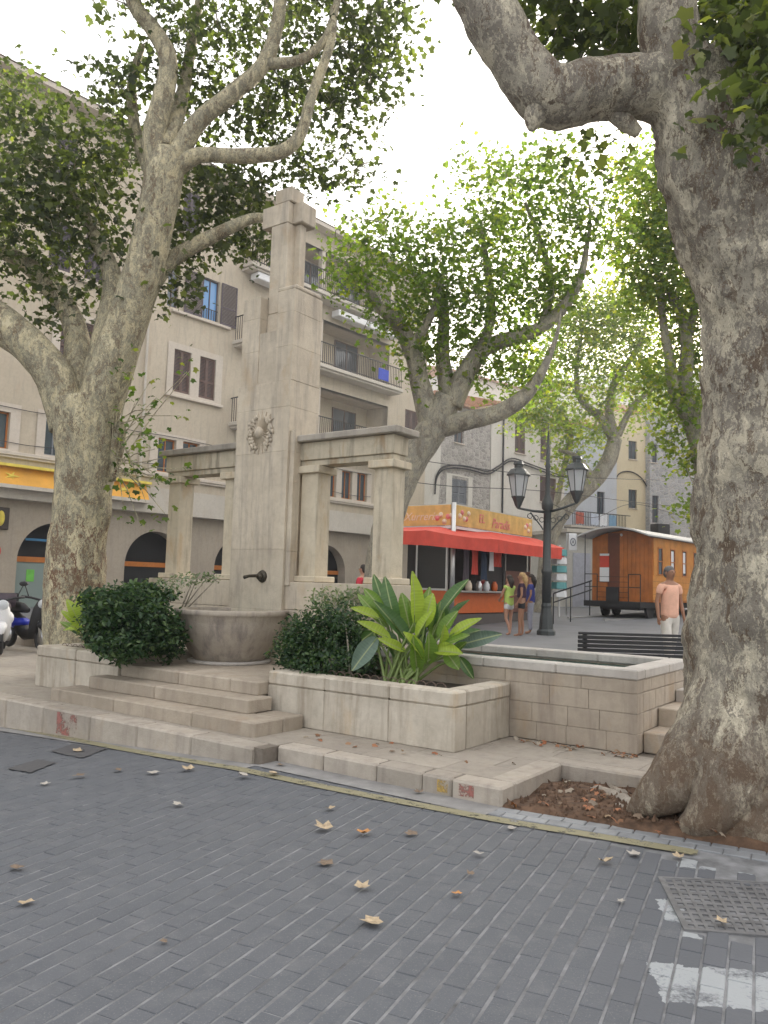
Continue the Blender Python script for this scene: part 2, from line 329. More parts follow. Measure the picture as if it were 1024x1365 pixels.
M['leaf'] = leafmat('plane_leaf', [(.035, .06, .022), (.06, .10, .03), (.085, .13, .04), (.12, .16, .045), (.2, .2, .05)])
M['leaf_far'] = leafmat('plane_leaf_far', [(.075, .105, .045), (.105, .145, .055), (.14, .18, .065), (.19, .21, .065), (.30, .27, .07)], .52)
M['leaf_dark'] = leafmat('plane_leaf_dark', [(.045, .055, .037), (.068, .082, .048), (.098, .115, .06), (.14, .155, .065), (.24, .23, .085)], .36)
M['bushleaf'] = leafmat('bush_leaf', [(.012, .03, .016), (.022, .05, .025), (.035, .075, .03), (.055, .095, .045), (.10, .15, .06)], .2)
M['paleleaf'] = leafmat('pale_shrub_leaf', [(.10, .14, .08), (.17, .21, .14), (.25, .28, .21)], .2)
M['hill'] = plain('wooded_hill', (.055, .075, .045), .95, var=.35, scale=.06)

# ---------------------------------------------------------------- setting: sheets
def sheet(name, mat, fr, As, Bs, zf):
    vs = []; fs = []; na, nb = len(As), len(Bs)
    for a in As:
        for b in Bs: p = fr.P(a, b, 0); vs.append((p.x, p.y, zf(p.x, p.y)))
    for i in range(na-1):
        for j in range(nb-1): q = (i*nb+j, (i+1)*nb+j, (i+1)*nb+j+1, i*nb+j+1); fs.append(q)
    me = bpy.data.meshes.new(name); me.from_pydata(vs, [], fs); me.materials.append(mat); o = bpy.data.objects.new(name, me); link(o); return struct(o)
def lin(a, b, n): return [a+(b-a)*i/n for i in range(n+1)]
ground = sheet('ground', M['plazafloor'], UV, [-900, -300, 300, 900], [-900, -300, 300, 900], lambda x, y: -0.75)
road = sheet('road', M['joint'], UV, [-120, -40]+lin(-16, 10, 52)+[40, 120], [-60, -10]+lin(-3, 6.6, 20), lambda x, y: road_z(x, y)-.001)
plaza = sheet('plaza_paving', M['plazafloor'], UV, [-120]+lin(-60, 60, 24)+[120], [9.25, 12, 15, 18, 22, 26, 30, 35, 40, 50, 60, 80, 110, 150], plaza_z)
# road setts, running bond in rows at azimuth 25.4 degrees
RF = Frame((0, 0, 0), math.radians(25.4))   # a along the rows, b across to the left
def front_limit(a):  # where the kerb or verge begins, in fountain coordinates
    if a < -4.95: return 5.17
    if a < -2.72: return 5.40
    return 5.30-.02*(a+2.72)
PW, PL, G = .1035, .205, .0045
near = []
grate_q = [flat(877, 1170, 0), flat(912, 1241, 0), flat(1130, 1258, 0), flat(1085, 1180, 0)]
def inquad(x, y, q, pad=0):
    s = None
    for i in range(4):
        a, b = q[i], q[(i+1) % 4]; c = (b.x-a.x)*(y-a.y)-(b.y-a.y)*(x-a.x)
        if s is None: s = c > 0
        elif (c > 0) != s: return False
    return True
rows = []
for j in range(-48, 120):
    off = 0 if j % 2 == 0 else PL/2
    for i in range(-14, 62):
        ca, cb = i*PL+off+.1, j*PW; wv_ = Vector((ca*.7, cb*.7, 0)); ca += .012*mnoise.noise(wv_); cb += .016*mnoise.noise(wv_+Vector((9, 3, 1))); p = RF.P(ca, cb, 0)
        ua, ub, _ = UV.inv(p)
        if ub > front_limit(ua)-.16 or ub < -4 or p.y < .6: continue
        if p.y > 0 and abs(p.x) > p.y*.62+1.6: continue
        if inquad(p.x, p.y, grate_q): continue
        rows.append((math.hypot(p.x, p.y), ca, cb, p.x, p.y, ua, ub))
rows.sort()
def P2(pts): return [flat(x, y, 0) for x, y in pts]
paint_polys = [P2([(868, 1283), (1180, 1312), (1200, 1420), (1000, 1375), (920, 1338), (852, 1322)]), P2([(905, 1143), (1100, 1158), (1110, 1182), (872, 1170)]), P2([(868, 1172), (885, 1172), (915, 1243), (1130, 1262), (1120, 1274), (905, 1252), (884, 1215)])]
def inpoly(x, y, q):
    c = False; j = len(q)-1
    for i in range(len(q)):
        if (q[i].y > y) != (q[j].y > y) and x < (q[j].x-q[i].x)*(y-q[i].y)/(q[j].y-q[i].y)+q[i].x: c = not c
        j = i
    return c
def painted(x, y): return any(inpoly(x+i*.13, y+j*.13, q) for q in paint_polys for i in (-1, 0, 1) for j in (-1, 0, 1))
def brick_geo(ca, cb, x, y, loc=None):
    h = .0+random.uniform(-.003, .0015); jit = random.uniform(-.003, .003); c = []
    z0 = road_z(x, y); e = .006
    for k, (hz, ins) in enumerate(((-.02, 0), (h-.005+.004, 0), (h+.004, e))):
        for sa, sb in ((-1, -1), (1, -1), (1, 1), (-1, 1)):
            p = RF.P(ca+sa*(PL/2-.0015-ins*.35)+jit, cb+sb*(PW/2-G-ins*.8), 0); c.append(Vector((p.x, p.y, z0+hz)))
    fs = [(0, 4, 5, 1)[::-1], (1, 5, 6, 2)[::-1], (2, 6, 7, 3)[::-1], (3, 7, 4, 0)[::-1], (4, 5, 9, 8), (5, 6, 10, 9), (6, 7, 11, 10), (7, 4, 8, 11), (8, 9, 10, 11)]
    return c, fs
def infr(x, y, z=0):
    q = np.array([x, y, z])-EYEP; w = q@fw
    if w < .3: return False
    px, py = 512+FPX*(q@CR)/w, 682.5-FPX*(q@CU)/w; return -15 < px < 1040 and py < 1385
vis = [r for r in rows if infr(r[3], r[4])]
indiv = set(id(r) for r in vis[:300])
proto = []
for k in range(6):
    c, fs = brick_geo(0, 0, 0, 0); me = bpy.data.meshes.new('road_sett'); me.from_pydata([tuple(v) for v in c], [], fs); me.materials.append(M['sett']); proto.append(me)
proto_p = []
for me in proto[:3]: m2_ = me.copy(); m2_.materials.clear(); m2_.materials.append(M['painted_sett']); proto_p.append(m2_)
mb = MB(); mbp = MB(); rv = []
for r in rows:
    d, ca, cb, x, y, ua, ub = r
    if id(r) in indiv:
        o = bpy.data.objects.new('sett', random.choice(proto_p if painted(x, y) else proto)); link(o, road); o.location = (x, y, road_z(x, y)+random.uniform(-.001, .001)); o.rotation_euler = (random.uniform(-.008, .008), random.uniform(-.008, .008), random.uniform(-.01, .01))
    else:
        c, fs = brick_geo(ca, cb, x, y)
        if painted(x, y): mbp.add(c, fs); continue
        mb.add(c, fs); rv += [random.random()]*9
o = mbp.build('painted_setts', M['painted_sett'], road); stuff(o)
o = mb.build('setts', M['sett'], road); stuff(o)
at_ = o.data.attributes.new('rnd', 'FLOAT', 'FACE'); at_.data.foreach_set('value', rv)
# pale border course between road and verge
mb = MB(); rvb = []
def ribbon_pts(pxs, z): return [flat(x, y, 0) for x, y in pxs]
yl = [(-30, 962), (60, 979), (150, 997), (250, 1015), (340, 1031), (440, 1052), (560, 1075), (672, 1096), (800, 1117), (930, 1139)]
def on_road(x, y):
    p = flat(x, y, 0)
    for _ in range(4): p = flat(x, y, road_z(p.x, p.y))
    return p
ylp = [on_road(x, y) for x, y in yl]
def ribbon(mb, pts, w, dz, n=10):
    P = [p for p, r in spline([(p, w) for p in pts], n)]
    vs = []; fs = []
    for i, p in enumerate(P):
        t = (P[min(i+1, len(P)-1)]-P[max(i-1, 0)]); t.z = 0; t.normalize(); s = Vector((-t.y, t.x, 0))
        for k in (-1, 1):
            q = p+s*w*k*.5; vs.append((q.x, q.y, road_z(q.x, q.y)+dz))
    for i in range(len(P)-1): fs.append((2*i, 2*i+2, 2*i+3, 2*i+1))
    mb.add(vs, fs)
# pale setts strip behind the yellow line
S0 = on_road(655, 1085); S1 = on_road(1040, 1150)
dS = (S1-S0); LS = dS.length; dS.normalize(); nS = Vector((-dS.y, dS.x, 0))
border = struct(sheet('road_border', M['joint'], UV, [-5, 4], [4.9, 5.3], lambda x, y: -.02))
k = 0
for rr in range(2):
    for i in range(-1, int(LS*1.6/.16)):
        c = S0+dS*(i*.16+(.08 if rr else 0))+nS*(.02+rr*.11)
        q = []
        for hz, ins in ((-.02, 0), (.004, 0), (.008, .005)):
            for sa, sb in ((-1, -1), (1, -1), (1, 1), (-1, 1)): p = c+dS*sa*(.076-ins)+nS*sb*(.052-ins); q.append(Vector((p.x, p.y, hz+random.uniform(0, .001))))
        m_ = MB().add(q, [(0, 4, 5, 1)[::-1], (1, 5, 6, 2)[::-1], (2, 6, 7, 3)[::-1], (3, 7, 4, 0)[::-1], (4, 5, 9, 8), (5, 6, 10, 9), (6, 7, 11, 10), (7, 4, 8, 11), (8, 9, 10, 11)]); m_.build('border_sett', M['palesett'], border)
        k += 1
mb = MB(); ribbon(mb, ylp, .12, .011); struct(mb.build('yellow_road_line', M['yellowline']))
# drain cover
def lerpq(q, s, t): return (q[0]*(1-s)+q[3]*s)*(1-t)+(q[1]*(1-s)+q[2]*s)*t
dr = thing('drain_cover', 'square cast iron drain cover with rows of holes set in the grey setts', 'drain cover', lerpq(grate_q, .5, .5))
bars = MB(); holes = MB(); ns, nt_ = 15, 10
fr_ = MB()
def slabq(mb, s0, s1, t0, t1, z0, z1):
    c = [lerpq(grate_q, s, t) for s, t in ((s0, t0), (s1, t0), (s1, t1), (s0, t1))]
    mb.hexa([Vector((p.x, p.y, z0)) for p in c][::-1]+[Vector((p.x, p.y, z1)) for p in c][::-1])
slabq(holes, .02, .98, .02, .98, -.03, -.012)
for s in range(ns+1): slabq(bars, .03+.94*s/ns-.011, .03+.94*s/ns+.011, .03, .97, -.012, .006)
for t in range(nt_+1): slabq(bars, .03, .97, .03+.94*t/nt_-.02, .03+.94*t/nt_+.02, -.011, .0055)
for a in ((0, 1, 0, .03), (0, 1, .97, 1), (0, .025, .03, .97), (.975, 1, .03, .97)): slabq(fr_, *a, -.03, .009)
M['castiron'] = plain('cast_iron', (.17, .17, .175), .6, .3, var=.3, scale=10, bump=.3)
bars.build('grille', M['castiron'], dr); holes.build('pit', M['darkroom'], dr); fr_.build('frame', M['castiron'], dr)
def patch(name, pts, mat, dz=.0125, z=None):
    P0 = [on_road(x, y) for x, y in pts]; P = []
    for i, p in enumerate(P0):
        q = P0[(i+1) % len(P0)]; L_ = (q-p).length; n = max(2, int(L_/.03))
        for k in range(n):
            r = p.lerp(q, k/n); w_ = Vector((mnoise.noise(r*14), mnoise.noise(r*14+Vector((5, 5, 5))), 0))*.022+Vector((mnoise.noise(r*45), mnoise.noise(r*45+Vector((5, 5, 5))), 0))*.009; P.append(r+w_)
    mb = MB(); mb.add([(p.x, p.y, road_z(p.x, p.y)+dz) for p in P], [tuple(range(len(P)))]); o = mb.build(name, mat); return struct(o)
M['darkpatch'] = plain('dark_asphalt_patch', (.085, .085, .09), .85, bump=.4, scale=40)
patch('dark_drain_patch', [(66, 1003), (98, 993), (143, 999), (110, 1012)], M['darkpatch'])
patch('asphalt_patch', [(10, 1026), (50, 1014), (75, 1018), (40, 1032)], M['darkpatch'])

# pavement and kerbs
pav = MB()
zt = .138
def slab(mb, a0, a1, b0, b1, z1=zt, z0=-.6): mb.box(UV, a0, a1, b0, b1, z0, z1)
slab(pav, -60, -4.95, 5.22, 9.25); slab(pav, -4.95, -2.84, 5.47, 9.25); slab(pav, -2.84, 30, 6.58, 9.25)
pavement = struct(pav.build('pavement', M['darkjoint']))
def slabs(a0, a1, b0, b1, la, lb, z, mat, name='paving_slab', t=.03, mbst=None):
    b = b0; r = 0
    while b < b1-.05:
        bb = min(b+lb, b1); a = a0-(la/2 if r % 2 else 0); 
        while a < a1-.02:
            x0, x1 = max(a, a0), min(a+la*random.uniform(.9, 1.1), a1)
            if x1-x0 > .05: boxo(name, mat, pavement, UV, x0+.003, x1-.003, b+.003, bb-.003, z-t, z+random.uniform(.0, .003), bevel=.004)
            a = x1 if x1 > a else a+la
        b = bb; r += 1
slabs(-12.5, -4.95, 5.42, 6.3, .8, .44, .142, M['paving']); slabs(-4.95, -2.9, 5.62, 7.3, .75, .42, .142, M['paving']); slabs(-2.9, .5, 6.72, 7.3, .75, .5, .142, M['paving'])
slabs(-18, -9.95, 6.3, 9.2, .9, .6, .142, M['paving'])
a = -20.0
while a < -4.95:
    L = random.uniform(.75, .95); e = min(a+L, -4.95)
    if e-a > .1: boxo('kerb_stone', M['kerb'], pavement, UV, a+.003, e-.003, 5.17, 5.42, -.6, .144, bevel=.018)
    a = e
for a0, a1 in ((-4.95, -4.42), (-4.42, -3.86), (-3.86, -3.42), (-3.42, -3.15), (-3.15, -2.72)): boxo('kerb_stone', M['kerb'], pavement, UV, a0+.003, a1-.003, 5.40, 5.62, -.1, .144, bevel=.018)
boxo('kerb_stone', M['kerb'], pavement, UV, -2.94, -2.72, 5.625, 6.50, -.1, .144, bevel=.015)
for a0, a1 in ((-2.94, -2.0), (-2.0, -1.1), (-1.1, -.2), (-.2, .7), (.7, 1.6)): boxo('kerb_stone', M['kerb'], pavement, UV, a0+.003, a1-.003, 6.503, 6.72, -.1, .144, bevel=.015)
for a0, a1, mt in ((hit(UV, 76, 962, 5.17)[0], hit(UV, 103, 965, 5.17)[0], 'redpaint'), (hit(UV, 583, 1048, 5.4)[0], hit(UV, 597, 1050, 5.4)[0], 'ochrepaint'), (hit(UV, 612, 1052, 5.4)[0], hit(UV, 632, 1055, 5.4)[0], 'redpaint')):
    bb = 5.17 if a0 < -5 else 5.40; m_ = MB(); m_.add([UV.P(a0, bb-.004, road_z(*UV.P(a0, bb, 0)[:2])+.03), UV.P(a1, bb-.004, road_z(*UV.P(a0, bb, 0)[:2])+.03), UV.P(a1, bb-.004, .12), UV.P(a0, bb-.004, .12)], [(0, 1, 2, 3)]); struct(m_.build('painted_kerb_mark', M[mt]))
# cement gutter strip between kerb and yellow line
M['gutter'] = plain('cement_gutter', (.25, .245, .24), .9, var=.2, scale=5, bump=.3)
def gut(a0, a1, b0, b1, n=12):
    mb = MB(); A = lin(a0, a1, n); vs = []
    for a in A:
        for b in (b0, b1): p = UV.P(a, b, 0); vs.append((p.x, p.y, road_z(p.x, p.y)+.009))
    mb.add(vs, [(2*i, 2*i+2, 2*i+3, 2*i+1) for i in range(n)]); return mb
g_ = gut(-20, -4.95, 5.0, 5.172, 40); 
v2 = gut(-4.95, -2.72, 5.14, 5.402); g_.add(v2.v, v2.f); struct(g_.build('gutter', M['gutter']))
# soil verge round the tree, bumpy
def soil_z(x, y):
    return .012+.035*mnoise.noise(Vector((x*2.2, y*2.2, 0)))+.02*mnoise.noise(Vector((x*7, y*7, 3)))+.08*math.exp(-((x-2.65)**2+(y-5.5)**2)/.9)
under_ = MB(); under_.add([UV.P(-2.72, 5.0, -.012), UV.P(4, 5.0, -.012), UV.P(4, 6.505, -.012), UV.P(-2.72, 6.505, -.012)], [(0, 1, 2, 3)]); struct(under_.build('soil_bed', M['soil']))
so_ = MB(); A = lin(-2.72, 4, 90); Bq = lin(5.34, 6.505, 30); vs = []
for a in A:
    for b in Bq:
        p = UV.P(a, b, 0)
        dd = (p-S0).dot(nS)
        if dd < .155: p = p+nS*(.155-dd)
        vs.append((p.x, p.y, soil_z(p.x, p.y)+.01-(.05*max(0, 1-(dd-.155)/.12)**2 if dd < .275 else 0)))
n_ = len(Bq); so_.add(vs, [(i*n_+j, (i+1)*n_+j, (i+1)*n_+j+1, i*n_+j+1) for i in range(len(A)-1) for j in range(n_-1)])
struct(so_.build('soil_verge', M['soil'], smooth=True))
# a stone kerb step up to the plaza (behind the pool)
for i in range(30): boxo('kerb_stone', M['kerb'], plaza, UV, -25+i*1.0+.003, -24+i*1.0-.003, 9.15, 9.35, 0, .308, bevel=.012)
# wooded hill behind the town
hm = MB(); vs = []; nA, nR = 150, 10
for i in range(nA+1):
    az = math.radians(-100+200*i/nA); D_ = math.degrees(az)
    crest = (96.5 if D_ > 0 else 96.5-2.2*min(30, -D_))+1.2*mnoise.noise(Vector((i*.35, 0, 0)))+.6*mnoise.noise(Vector((i*1.3, 0, 5)))
    for j in range(nR+1):
        t = j/nR; r = 130+220*t; vs.append((r*math.sin(az), r*math.cos(az), -1+crest*(t**1.1)+(2.5*mnoise.noise(Vector((i*.5, j*.9, 0))) if 0 < j < nR else 0)))
hm.add(vs, [(i*(nR+1)+j, i*(nR+1)+j+1, (i+1)*(nR+1)+j+1, (i+1)*(nR+1)+j) for i in range(nA) for j in range(nR)]); struct(hm.build('wooded_hill', M['hill'], smooth=True))

# ---------------------------------------------------------------- air: even pale haze, added to approach lens veil and glare
m = bpy.data.materials.new('haze_air'); m.use_nodes = True; nt = m.node_tree; nt.nodes.remove(nt.nodes['Principled BSDF']); pv_ = nt.nodes.new('ShaderNodeVolumePrincipled')
pv_.inputs['Color'].default_value = (.93, .95, 1.0, 1); pv_.inputs['Density'].default_value = .0019; pv_.inputs['Anisotropy'].default_value = .55; nt.links.new(pv_.outputs[0], nt.nodes['Material Output'].inputs['Volume'])
hz_ = MB().box(Frame((0, 0, 0), math.pi/2), -380, 380, -380, 380, -1.8, 116).build('haze', m); stuff(hz_)
# ---------------------------------------------------------------- stone steps, fountain monument
steps = thing('stone_steps', 'three worn stone steps leading up to the round fountain basin', 'steps', UV.P(-7, 5.9, .14))
def stepblocks(a0, a1, b0, b1, z0, z1, L, side=True):
    a = a0
    while a < a1-.01:
        e = a+L*random.uniform(.85, 1.15)
        if a1-e < .35: e = a1
        boxo('step_stone', M['step'], steps, UV, a+.002, e-.002, b0, b1, z0, z1+random.uniform(0, .002), bevel=.014); a = e
stepblocks(-8.65, -5.33, 5.50, 5.90, .13, .28, 1.1); stepblocks(-8.36, -5.72, 5.80, 6.15, .275, .42, 1.1); stepblocks(-8.13, -5.86, 6.07, 6.6, .415, .56, .95)
boxo('step_stone', M['step'], steps, UV, -5.72, -5.33, 5.905, 6.19, .13, .279, bevel=.012)
boxo('landing', M['step'], steps, UV, -8.13, -5.90, 6.603, 7.72, .13, .558, bevel=.01)
boxo('step_base', M['darkjoint'], steps, UV, -8.10, -5.88, 5.85, 6.6, .1, .40)

mon = thing('fountain_monument', 'tall pale stone fountain monument with a cross on top and pillared side wings', 'fountain', UV.P(-7.565, 8.0, .14))
def courses(a0, a1, b0, b1, zs, mat, parent, name='stone_block', splits=(), bev=.003, taper=0):
    for i in range(len(zs)-1):
        cuts = [a0]+([s for s in splits[i % len(splits)]] if splits else [])+[a1]
        for k in range(len(cuts)-1): boxo(name, mat, parent, UV, cuts[k]+(.0015 if k else 0), cuts[k+1]-(.0015 if k < len(cuts)-2 else 0), b0, b1, zs[i]+.0006, zs[i+1]-.0006, bevel=bev)
pyl = MB().box(UV, -8.04, -7.09, 7.72, 8.28, .14, 5.0).build('core', M['monument'], mon)
courses(-8.055, -7.08, 7.70, 8.30, [.15, 1.22, 2.02, 3.32, 3.92, 4.28], M['monument'], mon)
for a0, a1 in ((-8.03, -7.70), (-7.37, -7.075)):
    courses(a0, a1, 7.705, 8.29, [4.28, 4.75, 5.22, 5.53], M['monument'], mon)
# sloped shoulder at the foot of the slot, shaft, cross
sh = MB(); P = UV.P
sh.hexa([P(-7.70, 7.72, 4.27), P(-7.37, 7.72, 4.27), P(-7.37, 7.9, 4.27), P(-7.70, 7.9, 4.27), P(-7.70, 7.84, 4.36), P(-7.37, 7.84, 4.36), P(-7.37, 7.9, 4.36), P(-7.70, 7.9, 4.36)]); sh.build('shoulder', M['monument'], mon)
boxo('shaft_block', M['monument'], mon, UV, -7.695, -7.375, 7.84, 8.25, 4.28, 5.30, bevel=.008)
boxo('shaft_block', M['monument'], mon, UV, -7.69, -7.375, 7.84, 8.2, 5.303, 6.58, bevel=.01)
boxo('shaft_block', M['monument'], mon, UV, -7.79, -7.27, 7.99, 8.11, 5.28, 6.583, bevel=.006)
boxo('ledge', M['monument'], mon, UV, -7.42, -7.07, 7.73, 8.27, 5.531, 5.60, bevel=.02)
cr = boxo('cross_arm', M['monument'], mon, UV, -7.87, -7.205, 7.94, 8.24, 6.585, 6.885, bevel=.014)
boxo('cross_front', M['monument'], mon, UV, -7.87, -7.375, 7.838, 7.9395, 6.585, 6.885, bevel=.006)
boxo('cross_head', M['monument'], mon, UV, -7.65, -7.34, 7.845, 8.12, 6.8855, 7.10, bevel=.014)
# side fillet by the right wing
courses(-7.078, -7.0, 7.74, 7.88, [1.55, 1.99, 2.9, 3.30, 3.60], M['monument'], mon, 'pilaster')
# wings
def pillar(a0, a1):
    pr = boxo('pillar', M['pier'], mon, UV, a0, a1, 7.90, 8.17, 1.665, 3.035, bevel=.008)
    boxo('pillar_base', M['pier'], mon, UV, a0-.07, a1+.07, 7.83, 8.24, 1.602, 1.68, bevel=.01)
    boxo('capital', M['pier'], mon, UV, a0-.06, a1+.06, 7.84, 8.23, 3.03, 3.125, bevel=.008)
for a0, a1 in ((-9.66, -9.40), (-8.44, -8.18), (-6.99, -6.71), (-5.80, -5.52)): pillar(a0, a1)
for a0, a1 in ((-9.72, -8.06), (-7.075, -5.50)):
    boxo('architrave', M['lintel'], mon, UV, a0+.02, a1-.02, 7.90, 8.17, 3.128, 3.20, bevel=.004)
    boxo('lintel', M['lintel'], mon, UV, a0, a1, 7.87, 8.20, 3.203, 3.44, bevel=.008)
    boxo('roof_slab', M['slab'], mon, UV, a0-(.1 if a0 < -8 else -.002), a1+(.1 if a1 > -6 else -.002), 7.79, 8.30, 3.443, 3.53, bevel=.012)
# carved letters too worn to read: shallow notches along the lintel face
# base wall in courses
zs = [.15, .52, .88, 1.24, 1.60]
for i in range(4):
    a = -9.85+(.3 if i % 2 else 0)
    cuts = [-9.85]
    x = -9.85+(.45 if i % 2 else .8)
    while x < -5.45-.3: cuts.append(x); x += random.uniform(.62, .9)
    cuts.append(-5.42)
    for k in range(len(cuts)-1):
        a0, a1 = cuts[k], cuts[k+1]
        if a0 > -8.02 and a1 < -7.1: continue
        boxo('wall_block', M['monument'], mon, UV, a0+.002, a1-.002, 7.76+random.uniform(0, .003), 8.32, zs[i]+.002, zs[i+1]-.002, bevel=.007)
# bowl
bc = UV.P(-7.565, 7.295, 0); bm = MB()
prof = [(.40, .575), (.44, .595), (.50, .67), (.575, .79), (.635, .92), (.68, 1.05), (.702, 1.15), (.715, 1.16), (.725, 1.175), (.725, 1.215), (.715, 1.225), (.60, 1.225), (.59, 1.21), (.57, 1.05), (.45, .85), (.2, .78), (.02, .77)]
bowl = bm.lathe(bc, prof, 64).build('basin', M['bowl'], mon, smooth=True)
bowl.data.polygons.foreach_set('use_smooth', [True]*len(bowl.data.polygons))
MB().lathe(bc, [(.48, .556), (.52, .56), (.53, .585), (.50, .597), (.02, .598)], 48).build('basin_foot', M['coping'], mon, smooth=True)
MB().lathe(bc, [(.55, 1.10), (.02, 1.101)], 40).build('basin_water', M['water'], mon)
# spout
sp0 = UV.P(-7.44, 7.70, 1.66)
sp = MB(); nb = -UV.b
sp.tube([sp0, sp0+nb*.03], [.085, .07], 16); sp.build('spout_plate', M['bronze'], mon, True)
MB().tube([sp0+nb*.02, sp0+nb*.10+Vector((0, 0, .005)), sp0+nb*.24+Vector((0, 0, .0)), sp0+nb*.33+Vector((0, 0, -.02))], [.03, .022, .02, .024], 10).build('spout_pipe', M['bronze'], mon, True)
MB().blob(sp0+nb*.05, .05, 10, 7).build('spout_boss', M['bronze'], mon, True)
# emblem: sun disc with rays between two garlands
ec = UV.P(-7.585, 7.70, 3.60); em = MB()
def ep(x, z, o=0): return ec+UV.a*x+Vector((0, 0, z))-UV.b*o
rays_ = MB()
for i in range(22):
    th = 2*math.pi*i/22+.07; L = .30 if abs(math.cos(th)) < .75 else .17
    if math.sin(th) > .4: L = .30
    c, s = math.cos(th), math.sin(th); w = .018
    a0 = (c*.07, s*.07); a1 = (c*L, s*L); px_, pz_ = -s*w, c*w
    rays_.add([ep(a0[0]-px_, a0[1]-pz_, .0), ep(a0[0]+px_, a0[1]+pz_, .0), ep(a1[0], a1[1], .0), ep(a0[0], a0[1], .045), ep(a1[0], a1[1], .010)], [(0, 3, 4, 2), (1, 2, 4, 3), (0, 1, 3)])
rays_.build('emblem_rays', M['monument'], mon)
MB().blob(ep(0, 0, .01), (.085, .085, .085), 14, 10, .25).build('emblem_face', M['monument'], mon, True)
for sgn in (-1, 1):
    g = MB()
    for i in range(26):
        t = i/25; an = math.radians(-65+130*t); rr = .20+.02*math.sin(i*2.1); x = sgn*rr*math.cos(an)*1.0; z = rr*1.1*math.sin(an)+.0
        g.blob(ep(x+random.uniform(-.025, .025), z+random.uniform(-.015, .015), .012), (.028, .028, .032), 6, 4, .3)
    g.build('garland', M['monument'], mon, True)

# ---------------------------------------------------------------- planters, pool
def planter(label, a0, a1, b0, b1, top, cope, cuts, endright=True):
    t = thing('stone_planter', label, 'planter', P((a0+a1)/2, (b0+b1)/2, .14))
    w = .20
    for k in range(len(cuts)-1):
        boxo('panel', M['planter'], t, UV, cuts[k]+.0015, cuts[k+1]-.0015, b0, b0+w, .145, top-cope-.002, bevel=.006)
        boxo('coping', M['planter'], t, UV, cuts[k]+.0015, cuts[k+1]-.0015, b0-.008, b0+w+.01, top-cope, top, bevel=.018)
    for aa, ab in ((a0, a0+w), (a1-w, a1)):
        lo = b0+w+.013
        for q0, q1 in ((lo, (lo+b1)/2), ((lo+b1)/2, b1)):
            boxo('panel', M['planter'], t, UV, aa, ab, q0+.0015, q1-.0015, .145, top-cope-.002, bevel=.006)
            boxo('coping', M['planter'], t, UV, aa-.008 if aa == a0 else aa-.01, ab+.01 if aa == a0 else ab+.008, q0+.0015, q1-.0015, top-cope, top, bevel=.018)
    boxo('soil_bed', M['planter_soil'], t, UV, a0+w, a1-w, b0+w, b1, .2, top-.07)
    return t
pr = planter('pale stone planter holding the big leaved plant to the right of the basin', -5.86, -3.60, 6.22, 7.28, .67, .14, [-5.86, -5.1, -4.32, -3.60])
pl = planter('stone planter to the left of the steps, with a dark bush spilling over it', -9.88, -8.15, 6.05, 7.74, .67, .14, [-9.88, -9.0, -8.15])
MB().box(UV, -8.6, -8.14, 6.30, 6.5, .66, .74).build('raised_coping', M['planter'], pl, bevel=.02)
pool = thing('raised_stone_pool', 'raised rectangular stone pool of green water beside the big tree', 'pool', P(-3.9, 8.1, .14))
def blockwall(parent, fixed, v0, v1, w0, w1, zs, along, lens=(.30, .44), name='stone_block', mat='poolstone'):
    for i in range(len(zs)-1):
        x = v0; first = True
        while x < v1-.01:
            L = random.uniform(*lens)*(0.6 if first and i % 2 else 1); e = x+L; first = False
            if v1-e < .25: e = v1
            j = random.uniform(0, .004)
            if along == 'a': boxo(name, M[mat], parent, UV, x+.001, e-.001, w0+j, w1, zs[i]+.001, zs[i+1]-.001, bevel=.004)
            else: boxo(name, M[mat], parent, UV, w0, w1-j, x+.002, e-.002, zs[i]+.0025, zs[i+1]-.0025, bevel=.006)
            x = e
pz = [.145, .32, .50, .68, .80]
blockwall(pool, 0, -5.5, -2.34, 7.30, 7.48, pz, 'a'); blockwall(pool, 0, 7.485, 9.02, -2.52, -2.34, pz, 'b'); blockwall(pool, 0, -5.5, -2.525, 8.85, 9.03, pz, 'a')
def copes(a0, a1, b0, b1, n, along):
    for i in range(n):
        if along == 'a': boxo('coping', M['coping'], pool, UV, a0+(a1-a0)*i/n+.002, a0+(a1-a0)*(i+1)/n-.002, b0, b1, .802, .895, bevel=.012)
        else: boxo('coping', M['coping'], pool, UV, a0, a1, b0+(b1-b0)*i/n+.002, b0+(b1-b0)*(i+1)/n-.002, .802, .895, bevel=.012)
copes(-5.5, -2.33, 7.29, 7.50, 4, 'a'); copes(-2.54, -2.33, 7.503, 9.04, 2, 'b'); copes(-5.5, -2.543, 8.83, 9.04, 4, 'a')
boxo('pool_bed', M['poolstone'], pool, UV, -5.5, -2.5, 7.47, 8.9, .145, .5)
boxo('pool_water', M['water'], pool, UV, -5.5, -2.51, 7.472, 8.88, .5, .79)
ss = thing('side_steps', 'low stone steps at the right end of the pool, half hidden by the trunk', 'steps', P(-1.9, 7.9, .14))
boxo('step_stone', M['poolstone'], ss, UV, -2.335, -1.2, 7.45, 7.9, .145, .33, bevel=.01); boxo('step_stone', M['poolstone'], ss, UV, -2.335, -1.2, 7.903, 8.5, .145, .50, bevel=.01)
boxo('step_stone', M['coping'], ss, UV, -2.335, -1.2, 8.503, 9.1, .145, .62, bevel=.01)

